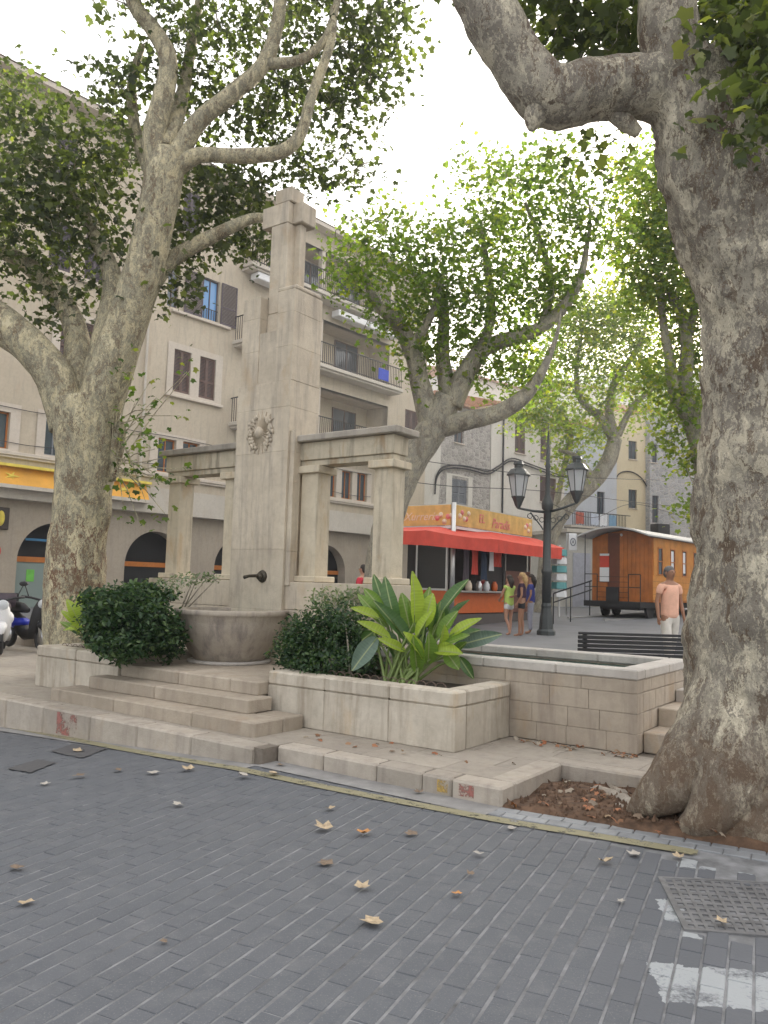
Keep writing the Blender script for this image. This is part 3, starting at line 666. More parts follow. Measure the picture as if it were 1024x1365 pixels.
# ---------------------------------------------------------------- leaves and trees
def lobed(n=5, notch=.60, fold=.12):
    """plane-tree leaf: centre and lobes, a fan of triangles"""
    v = [(0, 0, 0)]; angs = [-128, -62, 0, 62, 128]; R = [.62, .85, 1.0, .85, .62]
    out = [(0.0, -.35*0-.18, 0)]
    pts = []
    for i, (a, r) in enumerate(zip(angs, R)):
        th = math.radians(90-a); pts.append((r*math.cos(th), r*math.sin(th), -fold*(1+.6*(i % 2))))
        if i < 4: th2 = math.radians(90-(a+angs[i+1])/2); pts.append((notch*math.cos(th2), notch*math.sin(th2), 0))
    pts.append((0, -.22, .0)); v += pts; k = len(pts)
    f = [(0, 1+(i+1) % k, 1+i) for i in range(k)]; return np.array(v)*.5, np.array(f)
LOB = lobed(); 
OV = (np.array([(0, 0, 0), (.22, .3, .05), (.18, .7, .04), (0, 1, -.08), (-.18, .7, .04), (-.22, .3, .05)])-np.array([0, .5, 0]), np.array([(0, 1, 2), (0, 2, 3), (0, 3, 4), (0, 4, 5)]))
RH = (np.array([(0, -.5, 0), (.34, -.02, .05), (0, .5, -.05), (-.34, .02, .05)]), np.array([(0, 1, 2), (0, 2, 3)]))
def foliage(name, mat, parent, pos, size, shape=LOB, upbias=.6, rnd=None, sizevar=.35):
    """one mesh of many leaves; pos is an (n,3) array"""
    pos = np.asarray(pos, float); n = len(pos); tv, tf = shape; m = len(tv)
    nrm = rng.normal(size=(n, 3)); nrm[:, 2] = np.abs(nrm[:, 2])*1.0+upbias; nrm /= np.linalg.norm(nrm, axis=1)[:, None]
    t = rng.normal(size=(n, 3)); t[:, 2] -= .5; t -= nrm*np.sum(t*nrm, axis=1)[:, None]; t /= np.linalg.norm(t, axis=1)[:, None]; x = np.cross(t, nrm)
    s = size*(1+sizevar*rng.uniform(-1, 1, n))
    V = pos[:, None, :]+s[:, None, None]*(tv[None, :, 0:1]*x[:, None, :]+tv[None, :, 1:2]*t[:, None, :]+tv[None, :, 2:3]*nrm[:, None, :]*rng.uniform(.3, 2.2, n)[:, None, None])
    L = np.array(wloc(parent)) if parent is not None else np.array([0, 0, 0.]); V = (V-L).reshape(-1, 3)
    Fc = (tf[None]+(np.arange(n)*m)[:, None, None]).reshape(-1, 3)
    me = bpy.data.meshes.new(name); me.vertices.add(len(V)); me.vertices.foreach_set('co', V.ravel().astype(np.float32))
    nf = len(Fc); me.loops.add(nf*3); me.loops.foreach_set('vertex_index', Fc.ravel().astype(np.int32)); me.polygons.add(nf)
    me.polygons.foreach_set('loop_start', (np.arange(nf)*3).astype(np.int32)); me.polygons.foreach_set('loop_total', np.full(nf, 3, np.int32)); me.update(calc_edges=True)
    r = rnd if rnd is not None else rng.random(n)
    a = me.attributes.new('rnd', 'FLOAT', 'FACE'); a.data.foreach_set('value', np.repeat(np.clip(r, 0, 1), len(tf)).astype(np.float32))
    me.materials.append(mat); o = bpy.data.objects.new(name, me); link(o, parent); return o
def limb(mb, spec, D0, seg=14, n=6, wob=.07, wf=3.0):
    n = n*2 if seg >= 30 else n
    """spec: (px, py, radius_m[, depth offset])"""
    pts = [(at(q[0], q[1], D0+(q[3] if len(q) > 3 else 0)), q[2]) for q in spec]
    sp = spline(pts, n); mb.tube([p for p, r in sp], [r for p, r in sp], seg, True, wob, wf); return sp
def tree(label, D, limbs, crowns, barkm, leafm, leafsize, density, spread=1.0, seg=14, group=None, wob=.07, clump=.34, twig=.012, hi=.0, upb=.5):
    base = at(limbs[0][0][0], limbs[0][0][1], D+(limbs[0][0][3] if len(limbs[0][0]) > 3 else 0))
    t = thing('plane_tree', label, 'tree', base, group); mb = MB(); nodes = []
    for i, l in enumerate(limbs):
        sp = limb(mb, l, D, seg if i == 0 else max(8, seg-4), wob=wob if i < 1 else wob*.8)
        if i > 0: nodes += [(p, r) for p, r in sp]
        else: nodes += [(p, r) for p, r in sp[-3:]]
    mb.build('trunk', barkm, t, smooth=True)
    NP = [np.array(p) for p, r in nodes]; tw = MB(); P_ = []; R_ = []; CL = []
    for c in crowns:
        px, py, rp, w = c[:4]; dof = c[4] if len(c) > 4 else 0
        Dc = D+dof; c0 = np.array(at(px, py, Dc)); rr = rp*Dc/FPX
        ncl = max(2, int(w*density))
        for _ in range(ncl):
            d = rng.normal(size=3); d /= np.linalg.norm(d); q = c0+d*rr*1.12*rng.random()**.5*np.array([1, spread, 1])
            CL.append(q)
            cr_ = clump*rng.uniform(.5, 1.7); k = int(rng.integers(6, 19)*(cr_/clump)**1.3)
            off = rng.normal(size=(k, 3))*cr_*.55; off[:, 2] *= .75; P_.append(q+off)
            tone = rng.uniform(0, .6)+hi; R_.append(np.clip(tone+rng.normal(size=k)*.16, 0, 1))
    # twigs grow outward: each leaf clump joins the nearest twig or limb already there
    NA = np.array(NP); CLa = np.array(CL); d0 = np.array([np.min(np.linalg.norm(NA-q, axis=1)) for q in CLa]); order = np.argsort(d0); base_n = len(NA); buf = np.zeros((base_n+3*len(CLa), 3)); buf[:base_n] = NA; nb = base_n
    for i in order:
        q = CLa[i]; dd = np.linalg.norm(buf[:nb]-q, axis=1); j = int(np.argmin(dd)); a = buf[j]; dist = dd[j]
        if dist < .02: continue
        m1 = a+(q-a)*.35+rng.normal(size=3)*dist*.12; m2 = a+(q-a)*.7+rng.normal(size=3)*dist*.13; r0 = twig*(.45+min(1.6, dist*1.2))*(1.5 if j < base_n else 1)
        tw.tube([Vector(a), Vector(m1), Vector(m2), Vector(q)], [r0, r0*.75, r0*.55, r0*.3], 5, False); buf[nb] = q; buf[nb+1] = m2; nb += 2; buf[nb] = m1; nb += 1
    stuff(tw.build('twigs', barkm, t, smooth=True))
    stuff(foliage('crown', leafm, t, np.concatenate(P_), leafsize, LOB, upb, np.concatenate(R_))); return t
TL = tree('thick forked plane tree rising behind the left planter, mottled yellowish bark', 11.5, [
    [(106, 885, .50), (103, 850, .47), (99, 800, .44), (102, 740, .41), (110, 670, .40), (114, 610, .41), (112, 560, .44), (108, 530, .40)],
    [(95, 570, .30), (75, 505, .28), (40, 462, .27), (0, 430, .27), (-60, 380, .22), (-130, 320, .16)],
    [(100, 560, .26), (104, 500, .22, .3), (98, 430, .17, .6), (60, 375, .15, .8), (15, 340, .13, 1), (-50, 320, .10, 1)],
    [(118, 560, .26), (130, 500, .22, .2), (146, 430, .20, .4), (150, 370, .15, .6), (120, 300, .10, .9), (90, 250, .07, 1)],
    [(120, 580, .30), (140, 520, .32), (166, 440, .29), (192, 360, .28), (208, 290, .27), (220, 225, .27), (222, 200, .20)],
    [(215, 230, .20), (206, 180, .17), (218, 130, .15), (224, 80, .13), (205, 40, .12), (180, 8, .10), (160, -50, .08)],
    [(222, 235, .18), (262, 165, .13), (310, 125, .12), (352, 85, .11), (368, 40, .10), (374, 0, .09), (380, -70, .07)],
    [(230, 225, .16), (265, 207, .11), (320, 208, .105), (372, 203, .10), (400, 180, .085), (415, 130, .075), (440, 60, .065), (445, 10, .05)],
    [(352, 85, .09), (400, 80, .07), (435, 50, .06), (450, 0, .05)],
    [(190, 390, .18), (225, 350, .12, .3), (262, 326, .11, .3), (310, 302, .09, .3), (345, 290, .07, .3), (385, 300, .05, .3)],
    [(215, 250, .15), (196, 215, .12, .5), (180, 170, .09, .6), (176, 110, .07, .6), (190, 60, .05, .6)],
    [(222, 200, .14), (245, 120, .10, .6), (255, 60, .08, .8), (270, -20, .06, .8)],
    [(145, 640, .10), (155, 590, .13), (160, 560, .07)],
], [(40, 190, 75, 3, .4), (-20, 240, 90, 2.4), (55, 275, 65, 3.0, .5), (130, 235, 60, 2.4, .8), (190, 90, 50, 1.3, .4), (262, 60, 75, 2.6, .6), (335, 60, 75, 2.6, .8), (425, 60, 75, 3.2, .8), (490, 40, 60, 2.2, .8), (440, 140, 62, 2.8, 1.3), (350, 150, 55, 2.0, 1.3), (290, 225, 52, 1.7, 1.4), (318, 250, 46, 1.4, 1.6), (130, 330, 65, 2.2, .8), (40, 340, 70, 2.2, .8), (225, 320, 42, 1.2, .9), (400, 225, 44, 1.3, 2.2), (450, 230, 36, .8, 2.2), (260, 372, 30, .5, .5), (215, 400, 22, .3, .3), (250, 140, 55, 1.3, 1.0), (160, 175, 50, 1.4, .8), (-60, 330, 80, 2.0), (-90, 150, 110, 2), (330, -60, 110, 3, .6), (470, -60, 90, 2.4, .6), (180, -40, 60, 1.4), (260, 290, 46, 1.5, 1.2), (310, 300, 40, 1.5, 1.3), (330, 330, 26, .5, 1.3), (90, 385, 45, .8, .6), (60, 430, 24, .2, .4), (500, 110, 40, 1.0, 1.3), (520, 40, 40, .8, 1.0), (480, 200, 26, .3, 2)],
    M['bark_left'], M['leaf_dark'], .14, 17, 1.0, 20, upb=.35, clump=.30)
# sucker shoots on the trunk
pp = []; tw = MB()
for _ in range(26):
    q = at(random.uniform(150, 262), random.uniform(480, 700), 11.3); a = at(150, random.uniform(560, 640), 11.4); tw.tube([a, (a+q)/2+Vector((0, 0, .08)), q], [.012, .008, .004], 5, False)
    for __ in range(5): pp.append(np.array(q)+rng.normal(size=3)*.10)
for _ in range(60): pp.append(np.array(at(random.gauss(175, 14), random.gauss(590, 40), 11.2))+rng.normal(size=3)*.08)
tw.build('sucker_shoots', M['bark_left'], TL); stuff(foliage('sucker_leaves', M['leaf'], TL, pp, .12))
TR = tree('massive old plane tree trunk at the right edge with flaring roots', 5.6, [
    [(1040, 1165, 1.02), (1036, 1110, .80), (1030, 1040, .66), (1026, 960, .585), (1024, 880, .55), (1026, 760, .52), (1030, 620, .50), (1036, 480, .49), (1034, 380, .51), (1010, 290, .54), (975, 210, .50), (945, 150, .42), (915, 100, .34)],
    [(960, 200, .36), (905, 130, .27), (850, 116, .21), (790, 120, .21), (735, 128, .215), (700, 95, .20), (672, 50, .20), (648, 5, .20), (620, -60, .17), (590, -140, .12)],
    [(940, 160, .36), (905, 95, .24), (890, 30, .20), (893, -40, .18), (900, -140, .13)],
    [(985, 230, .34), (1000, 150, .22, .2), (1015, 60, .18, .3), (1030, -40, .14, .4)],
    [(985, 900, .30, -.1), (950, 975, .25, -.15), (905, 1035, .20, -.15), (868, 1066, .13, -.1), (842, 1084, .05, 0)],
    [(1000, 940, .34, -.15), (975, 1030, .27, -.3), (945, 1085, .16, -.35), (912, 1106, .07, -.3)],
    [(790, 135, .03), (830, 160, .06), (852, 178, .04)],
    [(722, 130, .10, -.05), (712, 160, .07, -.05), (708, 174, .02, -.05)],
    [(652, 8, .10), (632, 14, .12), (622, 22, .06)],
], [(770, 60, 40, .45, .8), (770, 20, 55, .8, 1.0), (840, 50, 55, .8, 1.0), (960, 40, 60, 1.0, .7), (1000, 110, 45, .8, .4), (1040, 60, 90, 1.5, .3), (1000, 180, 26, .25, .1), (820, -70, 110, 2.2, .8), (700, -120, 90, 1.6, .4), (960, -100, 120, 2.4, .5), (1100, -20, 120, 2, 0), (790, 185, 24, .14, .9), (1008, 130, 30, .45, -.7), (1000, 190, 18, .16, -.7), (1022, 60, 36, .6, -.6), (985, 20, 34, .4, -.5), (830, 40, 40, .6, .3)],
    M['bark_right'], M['leaf_dark'], .125, 26, 1.0, 64, wob=.12, clump=.22, twig=.006, hi=.12)
TM = tree('spreading plane tree standing behind the right wing of the monument', 17.0, [
    [(498, 860, .40), (503, 790, .34), (512, 720, .31), (530, 660, .30), (553, 610, .31), (578, 570, .33), (598, 530, .29)],
    [(580, 575, .30), (562, 520, .22), (552, 475, .19), (530, 430, .165), (505, 408, .12), (490, 378, .07), (482, 350, .02)],
    [(600, 540, .28), (622, 497, .22), (645, 465, .18), (685, 450, .16), (722, 436, .14), (756, 402, .13), (775, 365, .09), (782, 330, .055), (787, 296, .03), (784, 262, .012)],
    [(585, 570, .24), (625, 560, .20, -.3), (660, 552, .18, -.4), (695, 532, .16, -.5), (718, 503, .11, -.6), (734, 470, .065, -.6), (744, 440, .035, -.6), (748, 410, .012, -.5)],
    [(600, 530, .22), (590, 475, .16, .4), (592, 420, .12, .6), (585, 370, .08, .8)],
    [(640, 470, .14), (655, 420, .10, .5), (650, 360, .08, .6), (640, 300, .05, .6)],
    [(545, 470, .12), (575, 420, .08, -.3), (590, 370, .06, -.4)],
    [(722, 436, .10), (735, 380, .08, .3), (720, 320, .06, .4), (700, 270, .04, .4)],
], [(490, 320, 52, 2.0), (470, 375, 36, 1.2), (550, 360, 56, 3.0), (530, 430, 40, 1.6), (610, 330, 56, 2.4), (600, 400, 48, 2.4), (670, 300, 60, 2.4), (700, 245, 54, 1.7), (760, 250, 56, 2.0), (640, 240, 44, 1.0), (670, 380, 56, 2.6), (730, 330, 50, 2.0), (780, 300, 44, 1.6), (700, 400, 46, 1.8), (745, 385, 34, 1.2), (690, 470, 40, 1.8), (705, 508, 30, 1.2), (655, 500, 26, .5), (630, 470, 30, .8), (560, 500, 22, .3), (560, 470, 26, .8), (615, 430, 40, 1.4), (730, 210, 34, .7), (540, 300, 40, .8)],
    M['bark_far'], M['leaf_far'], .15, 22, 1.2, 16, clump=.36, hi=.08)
T4 = tree('leaning plane tree behind the street lamp with a curved trunk', 34.0, [
    [(722, 850, .42), (726, 780, .36), (735, 712, .34), (762, 668, .35), (792, 642, .34), (812, 612, .33), (820, 585, .30)],
    [(820, 590, .26), (812, 545, .18), (822, 505, .15), (850, 465, .11), (862, 430, .06), (866, 400, .02)],
    [(820, 590, .22), (800, 556, .18), (776, 535, .14), (768, 500, .10), (775, 450, .05), (780, 415, .02)],
    [(735, 712, .22), (748, 640, .12, 1), (760, 580, .16, 1), (738, 540, .14, 1), (715, 515, .1, 1)],
    [(792, 642, .2), (770, 610, .12, -.3), (745, 600, .07, -.5)],
    [(824, 580, .16), (845, 540, .12), (880, 510, .07), (900, 480, .02)],
], [(775, 455, 46, 1.8), (730, 500, 34, 1.0), (825, 440, 46, 1.8), (860, 490, 40, 1.4), (800, 500, 44, 1.4), (720, 560, 22, .4), (700, 545, 24, .6), (770, 575, 34, .6), (765, 620, 26, .45), (800, 560, 30, .5), (780, 410, 34, 1.0), (850, 420, 36, 1.0), (745, 545, 30, .7), (745, 430, 34, .8), (870, 545, 26, .5), (830, 390, 40, 1)],
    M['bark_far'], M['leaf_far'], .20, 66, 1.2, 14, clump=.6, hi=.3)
T5 = tree('plane tree half hidden behind the big right trunk', 21.0, [
    [(965, 860, .42), (955, 760, .38), (948, 660, .36), (938, 600, .33), (925, 560, .30)],
    [(930, 570, .26), (914, 520, .20), (916, 460, .17), (908, 420, .13), (890, 385, .08)],
    [(925, 565, .22), (900, 525, .17), (893, 480, .14), (884, 430, .10), (880, 380, .07)],
    [(914, 460, .12), (925, 410, .10), (915, 360, .07), (900, 310, .05)],
], [(885, 330, 46, 2.0), (865, 280, 44, 1.6), (900, 240, 40, 1.4), (905, 400, 40, 1.4), (860, 380, 34, 1.0), (925, 470, 34, 1.2), (870, 500, 26, .6), (915, 530, 34, .8), (925, 620, 22, .35), (922, 680, 18, .25), (840, 230, 34, .7), (830, 320, 30, .7), (900, 580, 24, .4), (930, 300, 50, 2.4), (960, 400, 60, 2), (990, 250, 60, 2)],
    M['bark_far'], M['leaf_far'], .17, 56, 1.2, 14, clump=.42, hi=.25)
T6 = tree('plane tree off to the far left of the square', 15.0, [
    [(-190, 880, .45), (-185, 700, .40), (-175, 560, .36)], [(-175, 570, .25), (-130, 450, .2), (-90, 350, .14), (-60, 260, .1)], [(-175, 560, .25), (-230, 430, .18), (-260, 320, .12)],
], [(-80, 230, 90, 3), (-30, 150, 60, 2.0), (-150, 330, 90, 3), (-200, 200, 110, 3), (10, 130, 40, 1.3), (-20, 300, 50, 1.0)], M['bark_left'], M['leaf_dark'], .15, 18, 1.2, 14)
# ---------------------------------------------------------------- shrubs
def bush(name, label, els, n, base, mat, size, shape, stems=14, cat='shrub', rn=None):
    t = thing(name, label, cat, base); P_ = []; mb = MB(); tot = sum(e[3] for e in els)
    for (c, r, h, w) in els:
        k = int(n*w/tot); d = rng.normal(size=(k, 3)); d /= np.linalg.norm(d, axis=1)[:, None]; rad = rng.random(k)**.30*(1+.16*np.abs(rng.normal(size=k)))
        lump = np.array([1+.42*mnoise.noise(Vector(dd)*2.6+Vector(c))+.2*mnoise.noise(Vector(dd)*6+Vector(c)) for dd in d]); P_.append(np.array(c)+d*(rad*lump)[:, None]*np.array([r, r, h]))
        for _ in range(max(2, int(stems*w/tot))):
            e = Vector(c)+Vector((random.uniform(-r, r)*.8, random.uniform(-r, r)*.8, random.uniform(-h, h)*.8)); b = Vector(base)+Vector((random.uniform(-.15, .15), random.uniform(-.15, .15), 0)); mb.tube([b, (b+e)/2+Vector((0, 0, .08)), e], [.014, .01, .004], 5, False)
    mb.build('stems', M['bark_far'], t); P_ = np.concatenate(P_); stuff(foliage('foliage', mat, t, P_, size, shape, .5, rn(len(P_)) if rn else None)); return t
def U3(a, b, z): return tuple(P(a, b, z))
bush('dark_bush', 'dense dark green bush hanging over the front of the left planter', [(at(172, 822, 9.5), .36, .34, 1.2), (at(205, 835, 9.4), .26, .28, .7), (at(140, 830, 9.5), .25, .30, .8), (at(160, 862, 9.2), .30, .16, .6), (at(190, 795, 9.9), .34, .16, .7), (at(225, 850, 9.6), .2, .24, .5), (at(130, 800, 10.0), .2, .14, .3)], 9500, P(-8.9, 6.5, .6), M['bushleaf'], .068, OV)
bush('dark_bush', 'dark green bush between the basin and the big leaved plant', [(at(425, 850, 8.9), .36, .30, 1.3), (at(400, 870, 8.7), .26, .24, .8), (at(465, 850, 9.0), .30, .32, .9), (at(440, 885, 8.5), .36, .16, .7), (at(480, 880, 8.9), .3, .25, .6)], 9000, P(-5.3, 6.7, .6), M['bushleaf'], .055, OV)
bush('pale_shrub', 'wispy pale leaved shrub in front of the left pillar', [(at(215, 785, 10.2), .26, .13, 1), (at(250, 772, 10.4), .22, .09, .6), (at(280, 770, 10.5), .14, .06, .3)], 420, P(-8.7, 7.2, .6), M['paleleaf'], .05, OV, stems=5)
bush('pale_shrub', 'wispy pale leaved shrub at the foot of the right wing', [(at(440, 800, 9.6), .25, .14, 1), (at(475, 795, 9.6), .16, .12, .5)], 520, P(-5.5, 7.2, .6), M['paleleaf'], .05, OV)
# large-leaved plants: every leaf an object
def blade_mesh(L, W, curl, fold, droop, mat, n=9):
    vs = []; fs = []
    for i in range(n+1):
        t = i/n; w = W*(math.sin(math.pi*min(1, t*.93+.05))**.75)*(1-.25*t); y = L*t*math.cos(droop*t*.5); z = -L*t*math.sin(droop*t)*.5
        wav = .04*W*math.sin(i*2.3)
        for s in (-1, -.5, 0, .5, 1): vs.append((w*s*math.cos(fold*abs(s)), y, z+abs(s)*w*math.sin(fold)+(wav if abs(s) == 1 else 0)))
    for i in range(n):
        for k in range(4): a = i*5+k; fs.append((a, a+1, a+6, a+5))
    me = bpy.data.meshes.new('leaf'); me.from_pydata(vs, [], fs); me.polygons.foreach_set('use_smooth', [True]*len(fs)); me.materials.append(mat); return me
def bigleafmat(name, c1, c2, trans):
    m, nt, b = newmat(name); tc = N(nt, 'TexCoord'); mp = N(nt, 'Mapping'); mp.inputs['Scale'].default_value = (2, 34, 2); nt.links.new(tc.outputs['Object'], mp.inputs[0])
    vein = noise_(nt, mp.outputs[0], 1.5, 3); big = noise_(nt, wpos(nt), 5, 3); oi = N(nt, 'ObjectInfo')
    col = mixc(nt, big.outputs[0], c1, c2); col = mixc(nt, ramp_(nt, vein.outputs[0], [(.45, 0.0), (.65, .35)]), col, tuple(min(1, x*1.5) for x in c2))
    sx = N(nt, 'SeparateXYZ'); nt.links.new(tc.outputs['Object'], sx.inputs[0]); ab = N(nt, 'Math', operation='ABSOLUTE'); nt.links.new(sx.outputs[0], ab.inputs[0])
    col = mixc(nt, ramp_(nt, ab.outputs[0], [(.004, .7), (.008, 0.0)]), col, (.38, .42, .2))
    nt.links.new(col, b.inputs['Base Color']); b.inputs['Roughness'].default_value = .38; bump_(nt, b, vein.outputs[0], .25, .01)
    tr = N(nt, 'BsdfTranslucent'); nt.links.new(col, tr.inputs[0]); ms = N(nt, 'MixShader'); ms.inputs[0].default_value = trans; nt.links.new(b.outputs[0], ms.inputs[1]); nt.links.new(tr.outputs[0], ms.inputs[2]); nt.links.new(ms.outputs[0], nt.nodes['Material Output'].inputs[0]); return m
BL = [bigleafmat('banana_leaf_lime', (.28, .40, .03), (.42, .54, .07), .4), bigleafmat('banana_leaf_green', (.12, .22, .03), (.19, .31, .05), .35), bigleafmat('banana_leaf_dark', (.05, .115, .03), (.085, .17, .045), .25), bigleafmat('banana_leaf_bluish', (.07, .12, .09), (.12, .18, .13), .15)]
M['petiole'] = plain('leaf_stalk', (.16, .22, .06), .5, var=.3)
def bigplant(name, label, base, leaves, D):
    t = thing(name, label, 'plant', base)
    for (x0, y0, x1, y1, w, mi, dof) in leaves:
        a = at(x0, y0, D+dof*.5); b = at(x1, y1, D+dof); L = (b-a).length; W = w*D/FPX*.66
        me = blade_mesh(L, W, 0, random.uniform(.25, .7), random.uniform(.1, .5), BL[mi]); o = bpy.data.objects.new('leaf', me); link(o, t)
        yv = (b-a).normalized(); view = (Vector(EYEP)-a).normalized(); upv = Vector((0, 0, 1)); zr = (view*random.uniform(.4, 1.2)+upv*random.uniform(.3, 1)+Vector((random.uniform(-.5, .5), 0, 0)))
        zv = (zr-yv*zr.dot(yv)).normalized(); xv = yv.cross(zv); Mx = Matrix(((xv.x, yv.x, zv.x), (xv.y, yv.y, zv.y), (xv.z, yv.z, zv.z))).to_4x4(); loc = a-Vector(t.location); Mx.translation = loc; o.matrix_local = Mx
        bs = Vector(base)+Vector((random.uniform(-.16, .16), random.uniform(-.1, .1), 0)); MB().tube([bs, (bs*.45+a*.55)+Vector((0, 0, .04)), a, a+(b-a)*.15], [.018, .014, .010, .006], 6, False).build('leaf_stalk', M['petiole'], t, True)
    return t
LV = [(552, 830, 556, 762, 24, 0, -.1), (530, 838, 508, 768, 22, 2, .1), (520, 830, 496, 762, 20, 2, .3), (512, 815, 484, 782, 18, 1, .2), (516, 835, 478, 790, 20, 1, .1), (505, 825, 468, 808, 15, 0, 0), (520, 852, 478, 826, 17, 0, -.15), (540, 868, 505, 850, 14, 0, -.2), (548, 860, 500, 800, 24, 2, 0), (548, 845, 536, 790, 22, 1, .1), (560, 845, 572, 782, 20, 1, .1), (566, 835, 574, 790, 24, 0, 0), (556, 850, 570, 812, 16, 0, -.25), (575, 850, 590, 800, 22, 1, .15), (586, 845, 592, 795, 24, 2, .25), (590, 815, 622, 768, 20, 2, .2), (598, 830, 624, 797, 16, 2, .1), (585, 850, 606, 812, 18, 1, -.1), (600, 848, 638, 820, 15, 0, -.2), (590, 860, 625, 845, 18, 1, -.25), (580, 868, 615, 868, 22, 0, -.3), (600, 856, 640, 836, 18, 2, .1), (606, 862, 672, 842, 22, 3, .15), (565, 880, 545, 840, 24, 0, -.3), (556, 895, 552, 850, 22, 1, -.3), (570, 885, 575, 845, 22, 1, -.25), (503, 850, 468, 893, 24, 3, -.2), (498, 842, 480, 855, 16, 2, .1), (612, 876, 632, 905, 14, 2, -.1), (528, 862, 508, 838, 18, 2, 0), (594, 868, 612, 892, 18, 1, -.2), (556, 846, 546, 800, 18, 1, 0), (572, 838, 580, 800, 18, 2, .2), (540, 850, 520, 815, 18, 1, .05), (584, 866, 596, 835, 18, 0, -.2), (604, 872, 622, 855, 14, 1, 0), (538, 880, 520, 862, 18, 2, 0), (560, 870, 566, 832, 20, 2, .1)]
bigplant('bird_of_paradise_plant', 'broad leaved lime green plant fanning out of the right planter', P(-4.55, 6.75, .6), LV, 8.15)
LV2 = [(105, 830, 92, 796, 14, 0, 0), (110, 828, 105, 790, 14, 0, .1), (108, 836, 82, 812, 11, 0, 0), (112, 840, 84, 836, 10, 0, -.1), (116, 830, 122, 795, 12, 0, .1), (106, 845, 80, 825, 10, 1, .1), (110, 842, 96, 832, 12, 0, -.2), (118, 835, 112, 800, 12, 1, 0)]
bigplant('small_leafy_plant', 'small yellow green leafy plant between the left trunk and the dark bush', P(-9.35, 6.6, .6), LV2, 10.1)
# bent wire hoops edging the beds
def hoops(label, pts, n, r):
    t = thing('hoop_edging', label, 'garden edging', pts[0], None)
    for i in range(n):
        s = i/(n-1); c = Vector(pts[0]).lerp(Vector(pts[1]), s); d = (Vector(pts[1])-Vector(pts[0])).normalized()
        arc = [c+d*r*math.cos(th)+Vector((0, 0, (.10 if 0 <= k <= 8 else 0)*math.sin(th)**.6 if math.sin(th) > 0 else 0)) for k, th in enumerate([math.pi*j/8 for j in range(9)])]
        MB().tube(arc, .0045, 5, False).build('hoop', M['wirehoop'], t, True)
hoops('row of bent wire hoops along the front of the right planter bed', (P(-5.2, 6.46, .605), P(-3.9, 6.46, .605)), 13, .065)
hoops('short row of wire hoops beside the left tree trunk', (P(-9.65, 6.3, .6), P(-9.05, 6.3, .6)), 6, .06)
# ---------------------------------------------------------------- litter
def dead_leaf(label, px, py, s, col, z=None, rot=None, grp=None):
    p = on_road(px, py) if z is None else flat(px, py, z); tv, tf = LOB; m_ = MB(); ca = random.uniform(0, 6.3) if rot is None else rot; s = s*1.35
    vs = []; curl = random.uniform(.2, 1.2)
    for v in tv: r2 = v[0]**2+v[1]**2; x = v[0]*math.cos(ca)-v[1]*math.sin(ca); y = v[0]*math.sin(ca)+v[1]*math.cos(ca); vs.append((p.x+x*s, p.y+y*s, p.z+.014+curl*r2*s*.9+random.uniform(0, .1)*s))
    o = m_.add(vs, [tuple(f) for f in tf]).build('fallen_leaf', col); tag(o, label, 'fallen leaf', 'dry leaves on the road'); o['group'] = 'dry fallen leaves'; return o
M['dry1'] = plain('dry_leaf_tan', (.42, .33, .22), .8, var=.3, scale=40); M['dry2'] = plain('dry_leaf_orange', (.45, .22, .08), .8, var=.3, scale=40); M['dry3'] = plain('dry_leaf_brown', (.19, .14, .10), .8, var=.3, scale=40); M['dry4'] = plain('pale_dry_leaf', (.40, .37, .33), .8, var=.2, scale=40)
for l, x, y, s, c in [('largest tan dry leaf lying curled in the lower middle of the road', 500, 1233, .12, 'dry1'), ('pale tan curled leaf beside the orange leaf in the middle of the road', 433, 1109, .13, 'dry1'), ('orange dry leaf right of the pale curled leaf', 484, 1114, .10, 'dry2'),
    ('brown shrivelled leaf below the pale curled leaf', 435, 1155, .10, 'dry3'), ('tan leaf just above the largest leaf', 481, 1188, .09, 'dry1'), ('small brown leaf right of the orange leaf', 549, 1116, .09, 'dry3'), ('small orange leaf in the lower right road', 608, 1195, .06, 'dry2'),
    ('tan leaf in front of the soil verge', 806, 1152, .09, 'dry1'), ('pale flat leaf beside the yellow line near the tree', 848, 1143, .09, 'dry4'), ('tan leaf lying on the drain cover', 965, 1235, .08, 'dry1'), ('tan leaf at the far lower left of the road', 34, 1207, .08, 'dry1'),
    ('small pale leaf alone in the left middle of the road', 239, 1076, .09, 'dry4'), ('white scrap like leaf near the yellow line in front of the kerb step', 328, 1038, .12, 'dry4'), ('yellowish leaf on the yellow line by the kerb step', 367, 1035, .11, 'dry1'),
    ('tan leaf by the road edge below the first steps', 252, 1029, .12, 'dry1'), ('pale leaf left of the tan leaf below the steps', 203, 1033, .11, 'dry4'), ('brown leaf on the left road near the dark patch', 103, 1038, .11, 'dry3'), ('leaf lying on the dark patch by the kerb', 104, 1004, .11, 'dry1'),
    ('small leaf at the left between the two dark patches', 60, 1048, .08, 'dry4'), ('small tan leaf on the lower left centre of the road', 220, 1259, .04, 'dry3'), ('small greenish leaf upper centre of the road', 439, 1081, .08, 'dry1'), ('pale leaf in the right centre of the road', 639, 1142, .07, 'dry4'),
    ('tiny brown leaf beside the small orange leaf', 628, 1170, .05, 'dry3'), ('pale leaf near the yellow line right of centre', 680, 1107, .07, 'dry4'), ('small leaf on the right road below the tan leaf', 826, 1205, .05, 'dry4'), ('leaf on the gutter in front of the red kerb mark', 559, 1060, .08, 'dry3'),
    ('leaf at the far left edge of the road', 24, 1160, .08, 'dry3'), ('leaf on the road left of centre near the road line', 158, 1030, .09, 'dry3'), ('tan leaf on the end of the yellow line', 905, 1146, .07, 'dry1'), ('dark leaf in the gutter corner', 375, 1022, .08, 'dry3')]:
    dead_leaf(l, x, y, s, M[c])
pp = []
